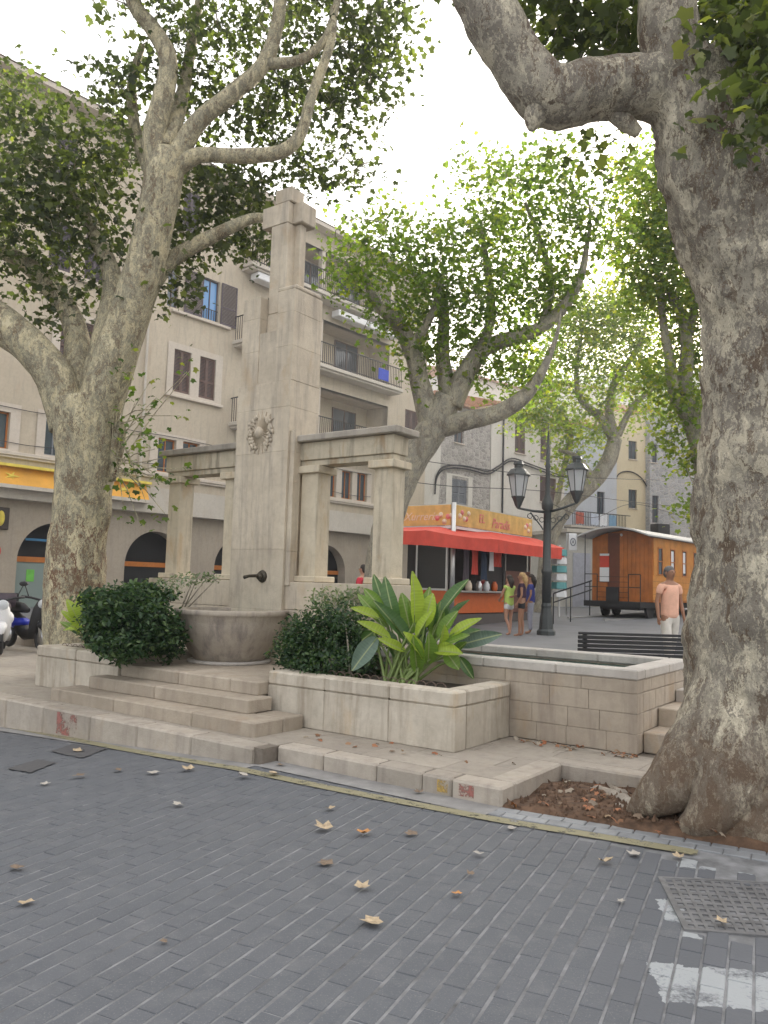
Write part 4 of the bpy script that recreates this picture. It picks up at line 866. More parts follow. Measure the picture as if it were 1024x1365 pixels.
for _ in range(140): a, b = random.uniform(-2.65, .6), random.uniform(5.4, 6.45); q = P(a, b, 0); pp.append((q.x, q.y, soil_z(q.x, q.y)+.03))
for _ in range(40): q = P(random.uniform(-3.6, -2.3), random.uniform(7.05, 7.28), .16); pp.append(tuple(q))
for _ in range(16): q = P(random.uniform(-5.2, -2.9), random.uniform(5.7, 6.2), .155); pp.append(tuple(q))
lit = foliage('leaf_litter', leafmat('litter_leaf', [(.30, .22, .14), (.36, .14, .07), (.16, .10, .06), (.42, .38, .32)], .05, .8), None, pp, .075, LOB, 2.2); tag(lit, 'scattered brown leaf litter on the soil at the foot of the big tree', 'leaf litter'); stuff(lit)
# rocks and surface roots on the verge
t_ = MB()
for pts in ([(880, 1085, .12), (850, 1078, .075), (826, 1066, .05), (800, 1054, .045), (778, 1056, .02)], [(870, 1090, .07), (838, 1084, .05), (812, 1072, .035), (790, 1074, .012)], [(832, 1064, .05), (815, 1050, .035), (800, 1046, .02)]):
    sp_ = spline([(flat(x, y, r*.5), r) for x, y, r in pts], 8); t_.tube([p for p, r in sp_], [r for p, r in sp_], 14, True, .45, 9)
M['rock'] = stone('verge_root', (.22, .19, .155), (.38, .345, .30), (.10, .08, .06), .7, 9, .8)
tag(t_.build('root_knot', M['rock'], smooth=True), 'gnarled grey surface root lying on the soil beside the big trunk', 'root')

pp = []
for _ in range(2600):
    a, b = random.uniform(-2.7, 2), random.uniform(5.35, 6.48); q = P(a, b, 0)
    if (q-S0).dot(nS) < .17: continue
    pp.append((q.x, q.y, soil_z(q.x, q.y)+.012))
cl = foliage('soil_crumbs', M['soil'], None, pp, .022, (np.array([(-.5, -.4, 0), (.5, -.3, 0), (0, .6, 0), (0, 0, .7)]), np.array([(0, 1, 3), (1, 2, 3), (2, 0, 3)])), 2.5, sizevar=.7); tag(cl, 'loose crumbs of earth on the brown soil around the big tree', 'soil'); stuff(cl)
# ---------------------------------------------------------------- buildings
def wall(name, mat, parent, fr, a0, a1, z0, z1, holes, b=0.0, th=.25):
    As = sorted(set([a0, a1]+[h[0] for h in holes]+[h[1] for h in holes])); Zs = sorted(set([z0, z1]+[h[2] for h in holes]+[h[3] for h in holes])); mb = MB()
    As = [x for x in As if a0 <= x <= a1]; Zs = [z for z in Zs if z0 <= z <= z1]
    for i in range(len(As)-1):
        for j in range(len(Zs)-1):
            ca, cz = (As[i]+As[i+1])/2, (Zs[j]+Zs[j+1])/2
            if any(h[0] < ca < h[1] and h[2] < cz < h[3] for h in holes): continue
            mb.add([fr.P(As[i], b, Zs[j]), fr.P(As[i+1], b, Zs[j]), fr.P(As[i+1], b, Zs[j+1]), fr.P(As[i], b, Zs[j+1])], [(0, 1, 2, 3)])
    for h in holes:
        q = [(h[0], h[2]), (h[1], h[2]), (h[1], h[3]), (h[0], h[3])]
        for k in range(4):
            p, r = q[k], q[(k+1) % 4]; mb.add([fr.P(p[0], b, p[1]), fr.P(r[0], b, r[1]), fr.P(r[0], b-th, r[1]), fr.P(p[0], b-th, p[1])], [(0, 1, 2, 3)])
    return mb.build(name, mat, parent)
def shutter_geo(fr, a0, a1, b, z0, z1, mid=True, ang=0.0):
    mb = MB(); fw_ = .05; t = .035
    mb.box(fr, a0, a0+fw_, b, b+t, z0, z1).box(fr, a1-fw_, a1, b, b+t, z0, z1).box(fr, a0+fw_, a1-fw_, b, b+t, z0, z0+fw_*1.6).box(fr, a0+fw_, a1-fw_, b, b+t, z1-fw_, z1)
    zs = [(z0+fw_*1.6, z1-fw_)]
    if mid: zm = z0+(z1-z0)*.42; mb.box(fr, a0+fw_, a1-fw_, b, b+t, zm-.03, zm+.03)
    z = z0+fw_*1.6
    while z < z1-fw_-.02:
        if not (mid and abs(z-zm) < .04): mb.hexa([fr.P(a0+fw_, b+.002, z+.02), fr.P(a1-fw_, b+.002, z+.02), fr.P(a1-fw_, b+.012, z+.03), fr.P(a0+fw_, b+.012, z+.03), fr.P(a0+fw_, b+.024, z-.004), fr.P(a1-fw_, b+.024, z-.004), fr.P(a1-fw_, b+.03, z+.004), fr.P(a0+fw_, b+.03, z+.004)])
        z += .055
    return mb
def window(parent, fr, a0, a1, z0, z1, kind='shut', b=0.0, fm='brown_shutter', gm='glass', sill=True, trim=None, name='window'):
    f = MB(); w = .05; fb = b-.12
    f.box(fr, a0, a0+w, fb-.05, fb, z0, z1).box(fr, a1-w, a1, fb-.05, fb, z0, z1).box(fr, a0+w, a1-w, fb-.05, fb, z1-w, z1).box(fr, a0+w, a1-w, fb-.05, fb, z0, z0+w).box(fr, (a0+a1)/2-.02, (a0+a1)/2+.02, fb-.05, fb+.003, z0+w, z1-w)
    o = f.build(name, M[fm], parent)
    MB().box(fr, a0+.02, a1-.02, fb-.06, fb-.03, z0+.02, z1-.02).build('pane', M[gm], o)
    if kind == 'shut':
        m = (a0+a1)/2; shutter_geo(fr, a0+.01, m-.004, b-.06, z0+.01, z1-.01).build('shutter', M[fm], o); shutter_geo(fr, m+.004, a1-.01, b-.06, z0+.01, z1-.01).build('shutter', M[fm], o)
    if sill: MB().box(fr, a0-.06, a1+.06, b-.1, b+.09, z0-.07, z0-.004).build('sill', M['facade_trim'], o, bevel=.01)
    return o
def archwall(name, mat, parent, fr, a0, a1, z0, z1, arches, b, th=.35):
    """arches: (centre, radius, spring height)"""
    mb = MB(); xs = a0
    cur = a0
    for c, r, zs in arches:
        if c-r > cur: mb.add([fr.P(cur, b, z0), fr.P(c-r, b, z0), fr.P(c-r, b, z1), fr.P(cur, b, z1)], [(0, 1, 2, 3)])
        n = 28; pr_ = [(c-r*math.cos(math.pi*i/n), zs+r*math.sin(math.pi*i/n)) for i in range(n+1)]
        for i in range(n):
            p, q = pr_[i], pr_[i+1]
            mb.add([fr.P(p[0], b, p[1]), fr.P(q[0], b, q[1]), fr.P(q[0], b, z1), fr.P(p[0], b, z1)], [(0, 1, 2, 3)])
            mb.add([fr.P(p[0], b, p[1]), fr.P(q[0], b, q[1]), fr.P(q[0], b-th, q[1]), fr.P(p[0], b-th, p[1])], [(3, 2, 1, 0)])
        for e in (c-r, c+r): mb.add([fr.P(e, b, z0), fr.P(e, b, zs), fr.P(e, b-th, zs), fr.P(e, b-th, z0)], [(0, 1, 2, 3)])
        cur = c+r
    mb.add([fr.P(cur, b, z0), fr.P(a1, b, z0), fr.P(a1, b, z1), fr.P(cur, b, z1)], [(0, 1, 2, 3)])
    return mb.build(name, mat, parent)
bank = thing('bank_building', 'long cream four storey building with arches at street level and balconies at its far end', 'building', BF.P(20, 0, .1))
S1_ = 33.4
holes = []
wins = []
for (s0, s1, z0, z1, fm, kd) in [(2.4, 3.2, 5.57, 6.85, 'orange_frame', 'o'), (5.6, 6.4, 5.57, 6.85, 'orange_frame', 'o'), (7.6, 8.4, 5.57, 6.85, 'orange_frame', 'o'), (10.62, 11.42, 5.57, 6.76, 'orange_frame', 'o'), (12.6, 13.3, 5.57, 6.78, 'grey_shutter', 'o'), (16.95, 17.75, 5.57, 6.85, 'orange_frame', 'o'), (18.05, 18.82, 5.57, 6.88, 'orange_frame', 'o'), (20.6, 21.4, 5.57, 6.88, 'orange_frame', 'o'),
    (24.6, 25.3, 5.57, 6.85, 'orange_frame', 'o'), (25.9, 26.62, 5.57, 6.85, 'orange_frame', 'o'), (26.98, 27.7, 5.57, 6.9, 'orange_frame', 'o'), (28.05, 28.78, 5.57, 6.93, 'orange_frame', 'o'),
    (7.2, 7.98, 8.72, 10.38, 'brown_shutter', 'shut'), (8.4, 9.18, 8.72, 10.38, 'brown_shutter', 'shut'), (12.9, 14.1, 8.72, 10.38, 'brown_shutter', 'shut'), (17.44, 18.22, 8.72, 10.38, 'brown_shutter', 'shut'), (18.64, 19.42, 8.72, 10.38, 'brown_shutter', 'shut'),
    (7.3, 8.1, 11.95, 13.62, 'violet_shutter', 'shut'), (12.3, 13.1, 11.95, 13.62, 'violet_shutter', 'shut'), (13.6, 14.4, 11.95, 13.62, 'violet_shutter', 'shut'), (18.66, 19.44, 11.95, 13.62, 'violet_shutter', 'open'), (17.0, 17.5, 11.96, 13.6, 'violet_shutter', 'o'),
    (7.3, 8.1, 15.1, 16.8, 'violet_shutter', 'shut'), (12.3, 13.1, 15.1, 16.8, 'violet_shutter', 'shut'), (17.5, 18.3, 15.1, 16.8, 'violet_shutter', 'shut'), (31.6, 32.7, 9.0, 10.72, 'brown_shutter', 'shut')]:
    holes.append((s0, s1, z0, z1)); wins.append((s0, s1, z0, z1, fm, kd))
logg = [(22.0, 30.2, 8.15, 10.55), (22.0, 30.2, 11.55, 13.75), (22.0, 30.2, 14.85, 17.0)]
wall('facade_wall', M['facade'], bank, BF, -6, S1_, 4.85, 17.8, holes+logg, 0, .3)
wall('facade_band', M['band'], bank, BF, -6, S1_, 4.02, 4.95, [], .04)
MB().box(BF, -6, S1_, -.4, .04, 4.0, 4.022).build('soffit', M['band'], bank)
MB().box(BF, -6, S1_, -14, -1.0, -.6, 3.99).box(BF, -6, S1_, -14, -2.6, 3.99, 17.7).build('core', M['darkroom'], bank)
MB().box(BF, S1_-.3, S1_-.002, -12, -.001, 0, 17.8).build('end_wall', M['plaster'], bank)
MB().box(BF, -6, S1_+.5, -13, .55, 17.8, 17.98).build('eaves', M['facade_trim'], bank)
rf = MB(); rf.add([BF.P(-6, .6, 18), BF.P(S1_+.5, .6, 18), BF.P(S1_+.5, -6.5, 20), BF.P(-6, -6.5, 20), BF.P(S1_+.5, -13, 18), BF.P(-6, -13, 18)], [(0, 1, 2, 3), (3, 2, 4, 5), (1, 4, 2), (0, 3, 5)]); rf.build('roof', M['roof'], bank)
MB().box(BF, -6, S1_, -.01, .16, 5.38, 5.50).box(BF, -6, S1_, -.01, .11, 5.30, 5.379).build('cornice', M['facade_trim'], bank, bevel=.01)
for s0, s1, z0, z1, fm, kd in wins:
    w_ = window(bank, BF, s0, s1, z0, z1, 'shut' if kd == 'shut' else 'open', fm=fm, gm='blue_reflection' if kd == 'open' else 'glass', sill=(kd == 'shut' and z0 > 14))
    if kd == 'open':
        shutter_geo(BF, s0-.92, s0-.06, .05, z0-.05, z1).build('shutter', M[fm], w_); shutter_geo(BF, s1+.06, s1+.86, .05, z0-.05, z1).build('shutter', M[fm], w_)
        rl = MB(); rl.box(BF, s0+.02, s1-.02, -.05, -.03, z0+.42, z0+.45)
        for i in range(6): rl.box(BF, s0+.08+i*.12, s0+.1+i*.12, -.05, -.03, z0+.02, z0+.42)
        rl.build('window_rail', M['iron'], w_)
def surround(s0, s1, z0, z1): return wall('surround', M['facade_trim'], bank, BF, s0, s1, z0, z1, [h for h in holes if h[0] > s0 and h[1] < s1 and h[2] >= z0-.01 and h[3] < z1], .035, .04)
surround(17.15, 19.75, 8.60, 10.62); surround(12.6, 14.4, 8.6, 10.62); surround(6.9, 9.5, 8.6, 10.62); surround(16.6, 19.1, 5.505, 7.05); surround(12.3, 13.6, 5.505, 7.05); surround(10.3, 11.75, 5.505, 7.05); surround(25.6, 29.1, 5.505, 7.05)
for s0, s1, z in ((17.1, 19.8, 8.6), (12.55, 14.45, 8.6), (6.85, 9.55, 8.6), (17.2, 20.0, 11.88), (12.0, 14.7, 11.88)): MB().box(BF, s0, s1, 0, .14, z-.11, z-.002).build('sill', M['facade_trim'], bank, bevel=.015)
archs = [(1.2, 1.29, 2.05), (5.3, 1.29, 2.05), (9.35, 1.29, 2.05), (13.42, 1.29, 2.05), (17.36, 1.29, 2.05), (21.4, 1.29, 2.05), (26.55, 1.29, 2.05), (30.8, 1.29, 2.05)]
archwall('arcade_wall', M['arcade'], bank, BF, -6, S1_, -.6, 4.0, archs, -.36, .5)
for i, (c, r, zs) in enumerate(archs):
    d_ = MB().box(BF, c-r, c+r, -.85, -.80, 2.0, 2.18).build('door_transom', M['orange_frame'], bank)
    MB().box(BF, c-r, c+r, -.86, -.84, -.3, 2.0).build('pane', M['frost' if i == 3 else 'darkroom'], d_)
    if i == 3:
        MB().box(BF, c+.25, c+.38, -.84, -.79, -.3, 1.99).build('post', M['yellow_frame'], d_); MB().box(BF, c-.72, c-.45, -.836, -.825, 1.35, 1.75).build('notice', plain('green_notice', (.16, .5, .08), .6), d_)
        MB().box(BF, c-.85, c+.6, -.80, -.78, 2.72, 2.80).build('blue_strip', plain('blue_strip', (.05, .22, .42), .4), d_)
# awning boxes over the arcade: orange with a yellow top edge
def text_mesh(body, size, mat, parent, org, xdir, updir, shear=0.0, ext=.004, name='lettering', align='CENTER'):
    cu = bpy.data.curves.new('t', 'FONT'); cu.body = body; cu.size = size; cu.extrude = ext; cu.shear = shear; cu.align_x = align; cu.align_y = 'CENTER'; cu.resolution_u = 3
    to = bpy.data.objects.new('t', cu); COL.objects.link(to); dg = bpy.context.evaluated_depsgraph_get(); me = bpy.data.meshes.new_from_object(to.evaluated_get(dg)); bpy.data.objects.remove(to)
    me.name = name; me.materials.clear(); me.materials.append(mat); x = Vector(xdir).normalized(); y = Vector(updir).normalized(); z = x.cross(y); o = bpy.data.objects.new(name, me); link(o, parent)
    Mx = Matrix(((x.x, y.x, z.x), (x.y, y.y, z.y), (x.z, y.z, z.z))).to_4x4(); Mx.translation = Vector(org)-(Vector(wloc(parent)) if parent else Vector((0, 0, 0))); o.matrix_local = Mx; return o
aw = thing('shop_awning', 'orange and yellow awning box running along the bank front above the arches', 'awning', BF.P(12, .1, 4.4))
MB().add([BF.P(0, .06, 5.0), BF.P(16.5, .06, 5.0), BF.P(16.5, .34, 4.42), BF.P(0, .34, 4.42)], [(0, 1, 2, 3)]).add([BF.P(16.5, .06, 5.0), BF.P(16.5, .06, 4.42), BF.P(16.5, .34, 4.42)], [(0, 1, 2)]).build('awning_cloth', M['orange_sign'], aw)
MB().box(BF, 0, 16.6, .06, .30, 5.003, 5.09).build('awning_top', M['yellow'], aw); MB().box(BF, 0, 16.55, .05, .38, 4.30, 4.418).build('awning_bar', M['band'], aw)
for i in range(8): 
    s_ = 1.5+i*2.0; e_ = MB()
    for k in range(5): th = k*1.2566; e_.tube([BF.P(s_, .215, 4.70), BF.P(s_+.25*math.cos(th), .215+.02, 4.70+.14*math.sin(th))], [.05, .01], 5)
    e_.build('emblem', M['yellow'], aw)
sg = thing('bank_sign', 'dark projecting sign with a yellow emblem on the arcade wall', 'sign', BF.P(11.65, -.35, 3.0))
MB().box(BF, 11.2, 11.75, -.355, -.26, 3.0, 3.72).build('sign_box', plain('dark_sign', (.05, .035, .03), .5), sg, bevel=.02); MB().blob(BF.P(11.47, -.25, 3.36), (.13, .05, .25), 12, 8).build('emblem', M['yellow'], sg, True)
sg2 = thing('round_sign', 'small round red sign on the arcade wall at the left edge', 'sign', BF.P(11.7, -.3, 2.2))
MB().tube([BF.P(11.32, -.355, 2.3), BF.P(11.32, -.31, 2.3)], .26, 20).build('disc', plain('red_disc', (.5, .06, .04), .5), sg2)
# balconies
def balcony(s0, s1, zf, p=.75, rail=True, wbar=False):
    sb = MB().box(BF, s0, s1, -.02, p, zf-.16, zf).box(BF, s0+.08, s1-.08, -.02, p-.1, zf-.26, zf-.162).build('balcony', M['band'], bank, bevel=.02)
    r = MB(); m = M['white'] if wbar else M['iron']
    r.box(BF, s0+.06, s1-.06, p-.10, p-.06, zf+.98, zf+1.02).box(BF, s0+.06, s1-.06, p-.10, p-.06, zf+.08, zf+.11)
    r.box(BF, s0+.06, s0+.10, 0, p-.1, zf+.98, zf+1.02)
    n = int((s1-s0-.12)/.125)
    for i in range(n+1): a = s0+.06+i*.125; r.box(BF, a, a+.02, p-.09, p-.07, zf, zf+.98)
    for i in range(5): bq = .08+i*.13; r.box(BF, s0+.07, s0+.09, bq, bq+.02, zf, zf+.98)
    r.build('railing', m, sb); return sb
balcony(20.2, 30.5, 8.0, .75); balcony(20.2, 30.5, 11.4, .75); balcony(20.45, 30.5, 14.72, .75)
for z0, z1 in ((8.15, 10.55), (11.55, 13.75), (14.85, 17.0)):
    lg = MB(); 
    lg.add([BF.P(22, -1.4, z0), BF.P(30.2, -1.4, z0), BF.P(30.2, -1.4, z1), BF.P(22, -1.4, z1)], [(0, 1, 2, 3)]).add([BF.P(22, -1.4, z1), BF.P(30.2, -1.4, z1), BF.P(30.2, 0, z1), BF.P(22, 0, z1)], [(3, 2, 1, 0)]).add([BF.P(22, -1.4, z0), BF.P(30.2, -1.4, z0), BF.P(30.2, 0, z0), BF.P(22, 0, z0)], [(0, 1, 2, 3)]).add([BF.P(30.2, -1.4, z0), BF.P(30.2, 0, z0), BF.P(30.2, 0, z1), BF.P(30.2, -1.4, z1)], [(0, 1, 2, 3)]).add([BF.P(22, -1.4, z0), BF.P(22, 0, z0), BF.P(22, 0, z1), BF.P(22, -1.4, z1)], [(3, 2, 1, 0)])
    lg.build('loggia', M['facade'], bank)
    for s_ in (22.6, 24.9, 27.6): window(bank, BF, s_, s_+1.7, z0+.02, z0+2.05, 'open', b=-1.22, fm='brown_shutter', sill=False, name='balcony_door')
    MB().box(BF, 25.2, 25.42, -.25, -.02, z0, z1).build('post', M['facade_trim'], bank)
for s_, z_ in ((20.9, 14.3), (25.8, 14.1), (28.0, 14.1)):
    MB().box(BF, s_, s_+(2.1 if s_ > 21 else 1.4), .1, .62, z_-.17, z_+.14).build('sun_blind', M['white'], bank, bevel=.03)
tag(MB().box(BF, 28.6, 29.35, .68, .72, 11.55, 12.1).build('blue_towel', plain('blue_cloth', (.02, .06, .5), .8)), 'bright blue towel hung over the balcony railing', 'towel')
bt = MB().add([BF.P(25.1, .72, 12.3), BF.P(25.5, .72, 12.3), BF.P(25.5, .72, 13.3), BF.P(25.1, .72, 13.3)], [(0, 1, 2, 3)])
# facade cables
for z_, nm, dz in ((6.95, 'thin cable strung along the cream facade above the first floor windows', .05), (5.85, 'lower thin cable strung along the cream facade', .08)):
    pts = [BF.P(2+i*1.0, .08, z_-dz*math.sin(i*.8)**2) for i in range(28)]; tag(MB().tube(pts, .012, 5).build('facade_cable', M['iron']), nm, 'cable')
# downpipe
tag(MB().tube([BF.P(16.2, .1, 4.9), BF.P(16.2, .1, 17.7)], .05, 8).build('drainpipe', M['band']), 'drainpipe running down the cream facade behind the forked tree', 'pipe')

# houses on the far side
class FF(Frame):
    def __init__(s, px, D, az):
        p = at(px, 700, D); s.o = Vector((p.x, p.y, 0)); s.az = az; s.a = Vector((math.sin(az), math.cos(az), 0)); s.b = Vector((math.cos(az), -math.sin(az), 0))
def zat(fr, px, py, b=0): return hit(fr, px, py, b)
def house(label, fr, pxs, ytop, mat, wins, depth=9, roof='flat', name='house', z0=0.0, over=.35):
    a0 = zat(fr, pxs[0], 700)[0]; a1 = zat(fr, pxs[1], 700)[0]; z1 = zat(fr, (pxs[0] if roof != 'l' else pxs[0]), ytop)[2]
    t = thing(name, label, 'house', fr.P((a0+a1)/2, -depth/2, z0)); hs = []
    W_ = []
    for (x0, y0, x1, y1, fm, kd) in wins:
        p = zat(fr, x0, y0); q = zat(fr, x1, y1); hs.append((p[0], q[0], q[2], p[2])); W_.append((p[0], q[0], q[2], p[2], fm, kd))
    wall('front_wall', mat, t, fr, a0, a1, -.5, z1, hs, 0, .25)
    MB().box(fr, a0, a0+.25, -depth, -.002, -.5, z1).box(fr, a1-.25, a1, -depth, -.002, -.5, z1).box(fr, a0+.25, a1-.25, -depth, -.6, -.5, z1-.01).build('side_walls', mat, t)
    for (p0, p1, q0, q1, fm, kd) in W_: window(t, fr, p0, p1, q0, q1, kd, fm=fm, sill=kd != 'door')
    if roof != 'none':
        h = depth*.16; r = MB(); r.add([fr.P(a0-.1, over, z1-.02), fr.P(a1+.1, over, z1-.02), fr.P(a1+.1, -depth/2, z1+h), fr.P(a0-.1, -depth/2, z1+h), fr.P(a1+.1, -depth-.1, z1), fr.P(a0-.1, -depth-.1, z1), fr.P(a0-.1, over, z1-.14), fr.P(a1+.1, over, z1-.14), fr.P(a1+.1, -depth, z1-.14), fr.P(a0-.1, -depth, z1-.14)], [(0, 1, 2, 3), (3, 2, 4, 5), (6, 7, 1, 0), (1, 7, 8, 4, 2), (0, 3, 5, 9, 6), (6, 9, 8, 7)]); r.build('roof', M['roof'], t)
    return t, (a0, a1, z1)
def rubble(name, c1, c2, sc):
    m, nt, b = newmat(name); mp = wpos(nt, 1, 1, 1.5); w = noise_(nt, mp, 3, 3); mm = N(nt, 'VectorMath', operation='MULTIPLY_ADD'); nt.links.new(w.outputs['Color'], mm.inputs[0]); mm.inputs[1].default_value = (.12,)*3; nt.links.new(mp, mm.inputs[2])
    vo = N(nt, 'TexVoronoi', Scale=sc); nt.links.new(mm.outputs[0], vo.inputs['Vector']); ve = N(nt, 'TexVoronoi', Scale=sc, feature='DISTANCE_TO_EDGE'); nt.links.new(mm.outputs[0], ve.inputs['Vector'])
    s = N(nt, 'SeparateColor'); nt.links.new(vo.outputs['Color'], s.inputs[0]); col = mixc(nt, s.outputs[0], c1, c2); col = mixc(nt, ramp_(nt, ve.outputs[0], [(.02, .75), (.09, 0.0)]), col, (.52, .49, .45)); 
    nt.links.new(col, b.inputs['Base Color']); b.inputs['Roughness'].default_value = .9; bump_(nt, b, ramp_(nt, ve.outputs[0], [(0, 0.0), (.12, 1.0)]), .8, .04); return m
M['rubble'] = rubble('rubble_wall', (.27, .25, .23), (.46, .43, .40), 3.4)
M['ashlar'] = rubble('coursed_stone_wall', (.30, .31, .33), (.44, .45, .47), 2.4)
f1 = FF(640, 47, math.radians(44))
h1, (ha0, ha1, hz) = house('grey rubble stone house with a small arched window and grey shutters', f1, (548, 652), 520, M['rubble'], [(602, 637, 622, 674, 'grey_shutter', 'shut'), (606, 568, 618, 592, 'brown_shutter', 'open')], roof='gable')
for x in ((548, 585),):
    p = zat(f1, x[0], 700)[0]; q = zat(f1, x[1], 700)[0]; MB().add([f1.P(p, .03, 0), f1.P(q-.6, .03, 0), f1.P(q, .03, zat(f1, 583, 640)[2]), f1.P(q, .03, zat(f1, 583, 585)[2]), f1.P(p, .03, zat(f1, 548, 560)[2])], [(0, 1, 2, 3, 4)]).build('render_patch', M['plaster'], h1)
p = zat(f1, 595, 630); q = zat(f1, 628, 720); MB().box(f1, p[0], zat(f1, 601, 700)[0], 0, .03, 0, p[2]).box(f1, zat(f1, 623, 700)[0], q[0], 0, .03, 0, p[2]).box(f1, zat(f1, 601, 700)[0]+.003, zat(f1, 623, 700)[0]-.003, 0, .03, zat(f1, 610, 635)[2], p[2]).build('window_render', M['plaster'], h1)
h2, (a_, b_, z_) = house('white plastered house with tall brown shutters under a tiled eave', f1, (653, 752), 536, M['plaster'], [(687, 553, 700, 606, 'brown_shutter', 'shut'), (721, 566, 734, 616, 'brown_shutter', 'shut'), (720, 634, 741, 672, 'brown_shutter', 'shut')], roof='gable', over=.7)
tag(MB().tube([f1.P(zat(f1, 668, 700)[0], .08, 0), f1.P(zat(f1, 668, 700)[0], .08, z_)], .055, 8).build('drainpipe', M['iron']), 'thin dark drainpipe down the white plastered house', 'pipe')
cab = [zat(f1, x, y, .12) for x, y in ((580, 655), (582, 635), (590, 623), (605, 620), (625, 622), (650, 628), (665, 621), (682, 611), (705, 618), (745, 633))]
for dz, nm in ((0, 'upper strand of the thick black cable looping over the stone and white houses'), (-.16, 'lower strand of the thick black cable looping over the stone and white houses')):
    sp_ = spline([(f1.P(c[0], .12, c[2]+dz), .05) for c in cab], 5); tag(MB().tube([p for p, r in sp_], .045, 6).build('black_cable', M['iron'], None, True), nm, 'cable')
f0 = FF(640, 66, math.radians(50)); house('cream house rising behind the stone house', f0, (600, 700), 492, M['plaster'], [], roof='gable')
f3 = FF(790, 57, math.radians(60))
h3, (a3, b3, z3) = house('pale blue white house with a first floor balcony', f3, (748, 822), 560, stone('pale_blue_plaster', (.50, .53, .58), (.57, .60, .64), (.4, .4, .4), .2, .8, .1, .02), [(796, 655, 806, 694, 'violet_shutter', 'door'), (768, 600, 776, 628, 'grey_shutter', 'shut')], roof='gable')
zb = zat(f3, 790, 704)[2]; bb_ = MB().box(f3, a3-.2, b3+.2, 0, 1.2, zb-.15, zb).build('balcony', M['band'], h3); rr_ = MB().box(f3, a3-.2, b3+.2, 1.1, 1.14, zb+.95, zb+1.0)
for i in range(int((b3-a3)/.15)): rr_.box(f3, a3+i*.15, a3+i*.15+.03, 1.1, 1.13, zb, zb+.95)
rr_.build('railing', M['iron'], bb_)
for i, (x, c, w_) in enumerate(((788, (.55, .6, .7), 9), (800, (.75, .77, .8), 8), (812, (.2, .35, .5), 7), (768, (.45, .12, .08), 10))):
    p = zat(f3, x, 690, 1.2)[0]; m_ = MB(); n_ = 6
    vs = []
    for k in range(n_+1):
        for zz in (zb+.05+.1*random.random(), zb+.9): vs.append(f3.P(p+k*.13, 1.18+.04*math.sin(k*1.9), zz))
    m_.add(vs, [(2*k, 2*k+2, 2*k+3, 2*k+1) for k in range(n_)]); tag(m_.build('hanging_laundry', plain('laundry_%d' % i, c, .8)), ['light blue cloth', 'white cloth', 'darker blue cloth', 'red cloth'][i]+' hanging over the railing of the pale house', 'laundry', 'laundry on the pale house balcony')
f4 = FF(822, 62, math.radians(62))
yh, (a4, b4, z4) = house('pale yellow house with two small dark windows one above the other', f4, (820, 866), 548, M['yellowplaster'], [(838, 587, 849, 613, 'violet_shutter', 'open'), (838, 652, 849, 678, 'violet_shutter', 'open')], roof='none')
ph = [zat(f4, x, y, .1) for x, y in ((820, 665), (821, 640), (828, 630), (842, 629), (856, 638), (866, 656))]
tag(MB().tube([p for p, r in spline([(f4.P(c[0], .1, c[2]), .05) for c in ph], 5)], .05, 6).build('black_cable', M['iron'], None, True), 'black cable arching over the lower window of the yellow house', 'cable')
f5 = FF(866, 63, math.radians(66))
bh, (a5, b5, z5) = house('big grey coursed stone house beyond the old wagon', f5, (866.5, 952), 546, M['ashlar'], [(867, 592, 876, 617, 'violet_shutter', 'open'), (867, 660, 878, 697, 'violet_shutter', 'door')], roof='gable')
MB().box(f5, zat(f5, 863, 700)[0]+.3, zat(f5, 882, 700)[0], .01, .9, zat(f5, 870, 714)[2], zat(f5, 870, 699)[2]).build('balcony', M['iron'], bh)
f6 = FF(800, 84, math.radians(75)); house('pale house further back seen between the tree branches', f6, (752, 850), 512, M['plaster'], [], roof='gable')
# mostly unseen tall block, added behind the trunk to shade the square
f7 = Frame((0, 0, 0), 0); f7.o = Vector((20.2, 42, 0)); az7 = math.radians(112); f7.a = Vector((math.sin(az7), math.cos(az7), 0)); f7.b = Vector((math.cos(az7), -math.sin(az7), 0)); f7.b = f7.b if f7.b.y < 0 else -f7.b
t7 = thing('shade_block', 'tall plain block added at the right behind the big trunk to shade the square', 'building', f7.P(8, -5, 0))
hs = [(1.5+i*3.2, 2.6+i*3.2, 1.5+j*3.2+1.2, 3.1+j*3.2+1.2) for i in range(9) for j in range(5)]
wall('front_wall', M['facade'], t7, f7, 0, 32, -.5, 19, hs, 0, .25); MB().box(f7, 0, .25, -12, -.002, -.5, 19).box(f7, .25, 32, -12, -.5, -.5, 18.9).build('side_walls', M['facade'], t7)
for h in hs: window(t7, f7, *h, 'shut')
MB().box(f7, -.3, 32.3, -12.3, .4, 19.0, 19.2).build('roof', M['roof'], t7)
# ---------------------------------------------------------------- kiosk
M['kred'] = plain('red_awning_cloth', (.62, .07, .045), .75, var=.12, scale=3); M['korange'] = plain('orange_panel', (.60, .13, .03), .45, var=.08)
M['kpanel'] = plain('ochre_sign_panel', (.64, .43, .14), .6, var=.22, scale=3); M['pink'] = plain('pink_print', (.70, .22, .22), .6); M['cream'] = plain('cream_print', (.75, .62, .48), .6)
KF = Frame(at(604, 700, 24.5), UV.az); KF.o = Vector((KF.o.x, KF.o.y, 0)); KF.a = UV.a; KF.b = UV.b
def kx(px, side): return hit(KF, px, 700, 0)[0] if side == 'l' else None
def kyb(px):   # distance along the right face for an image column
    fr = Frame((0, 0, 0), 0); fr.o = KF.o; fr.a = KF.b; fr.b = KF.a; return hit(fr, px, 700, 0)[0]
KL = kx(505, 'l'); KR = kyb(708); gz = plaza_z(KF.o.x, KF.o.y)
K = thing('kiosk', 'orange kiosk with a bright red awning and ochre sign boards above it', 'kiosk', KF.P(KL/2, KR/2, gz))
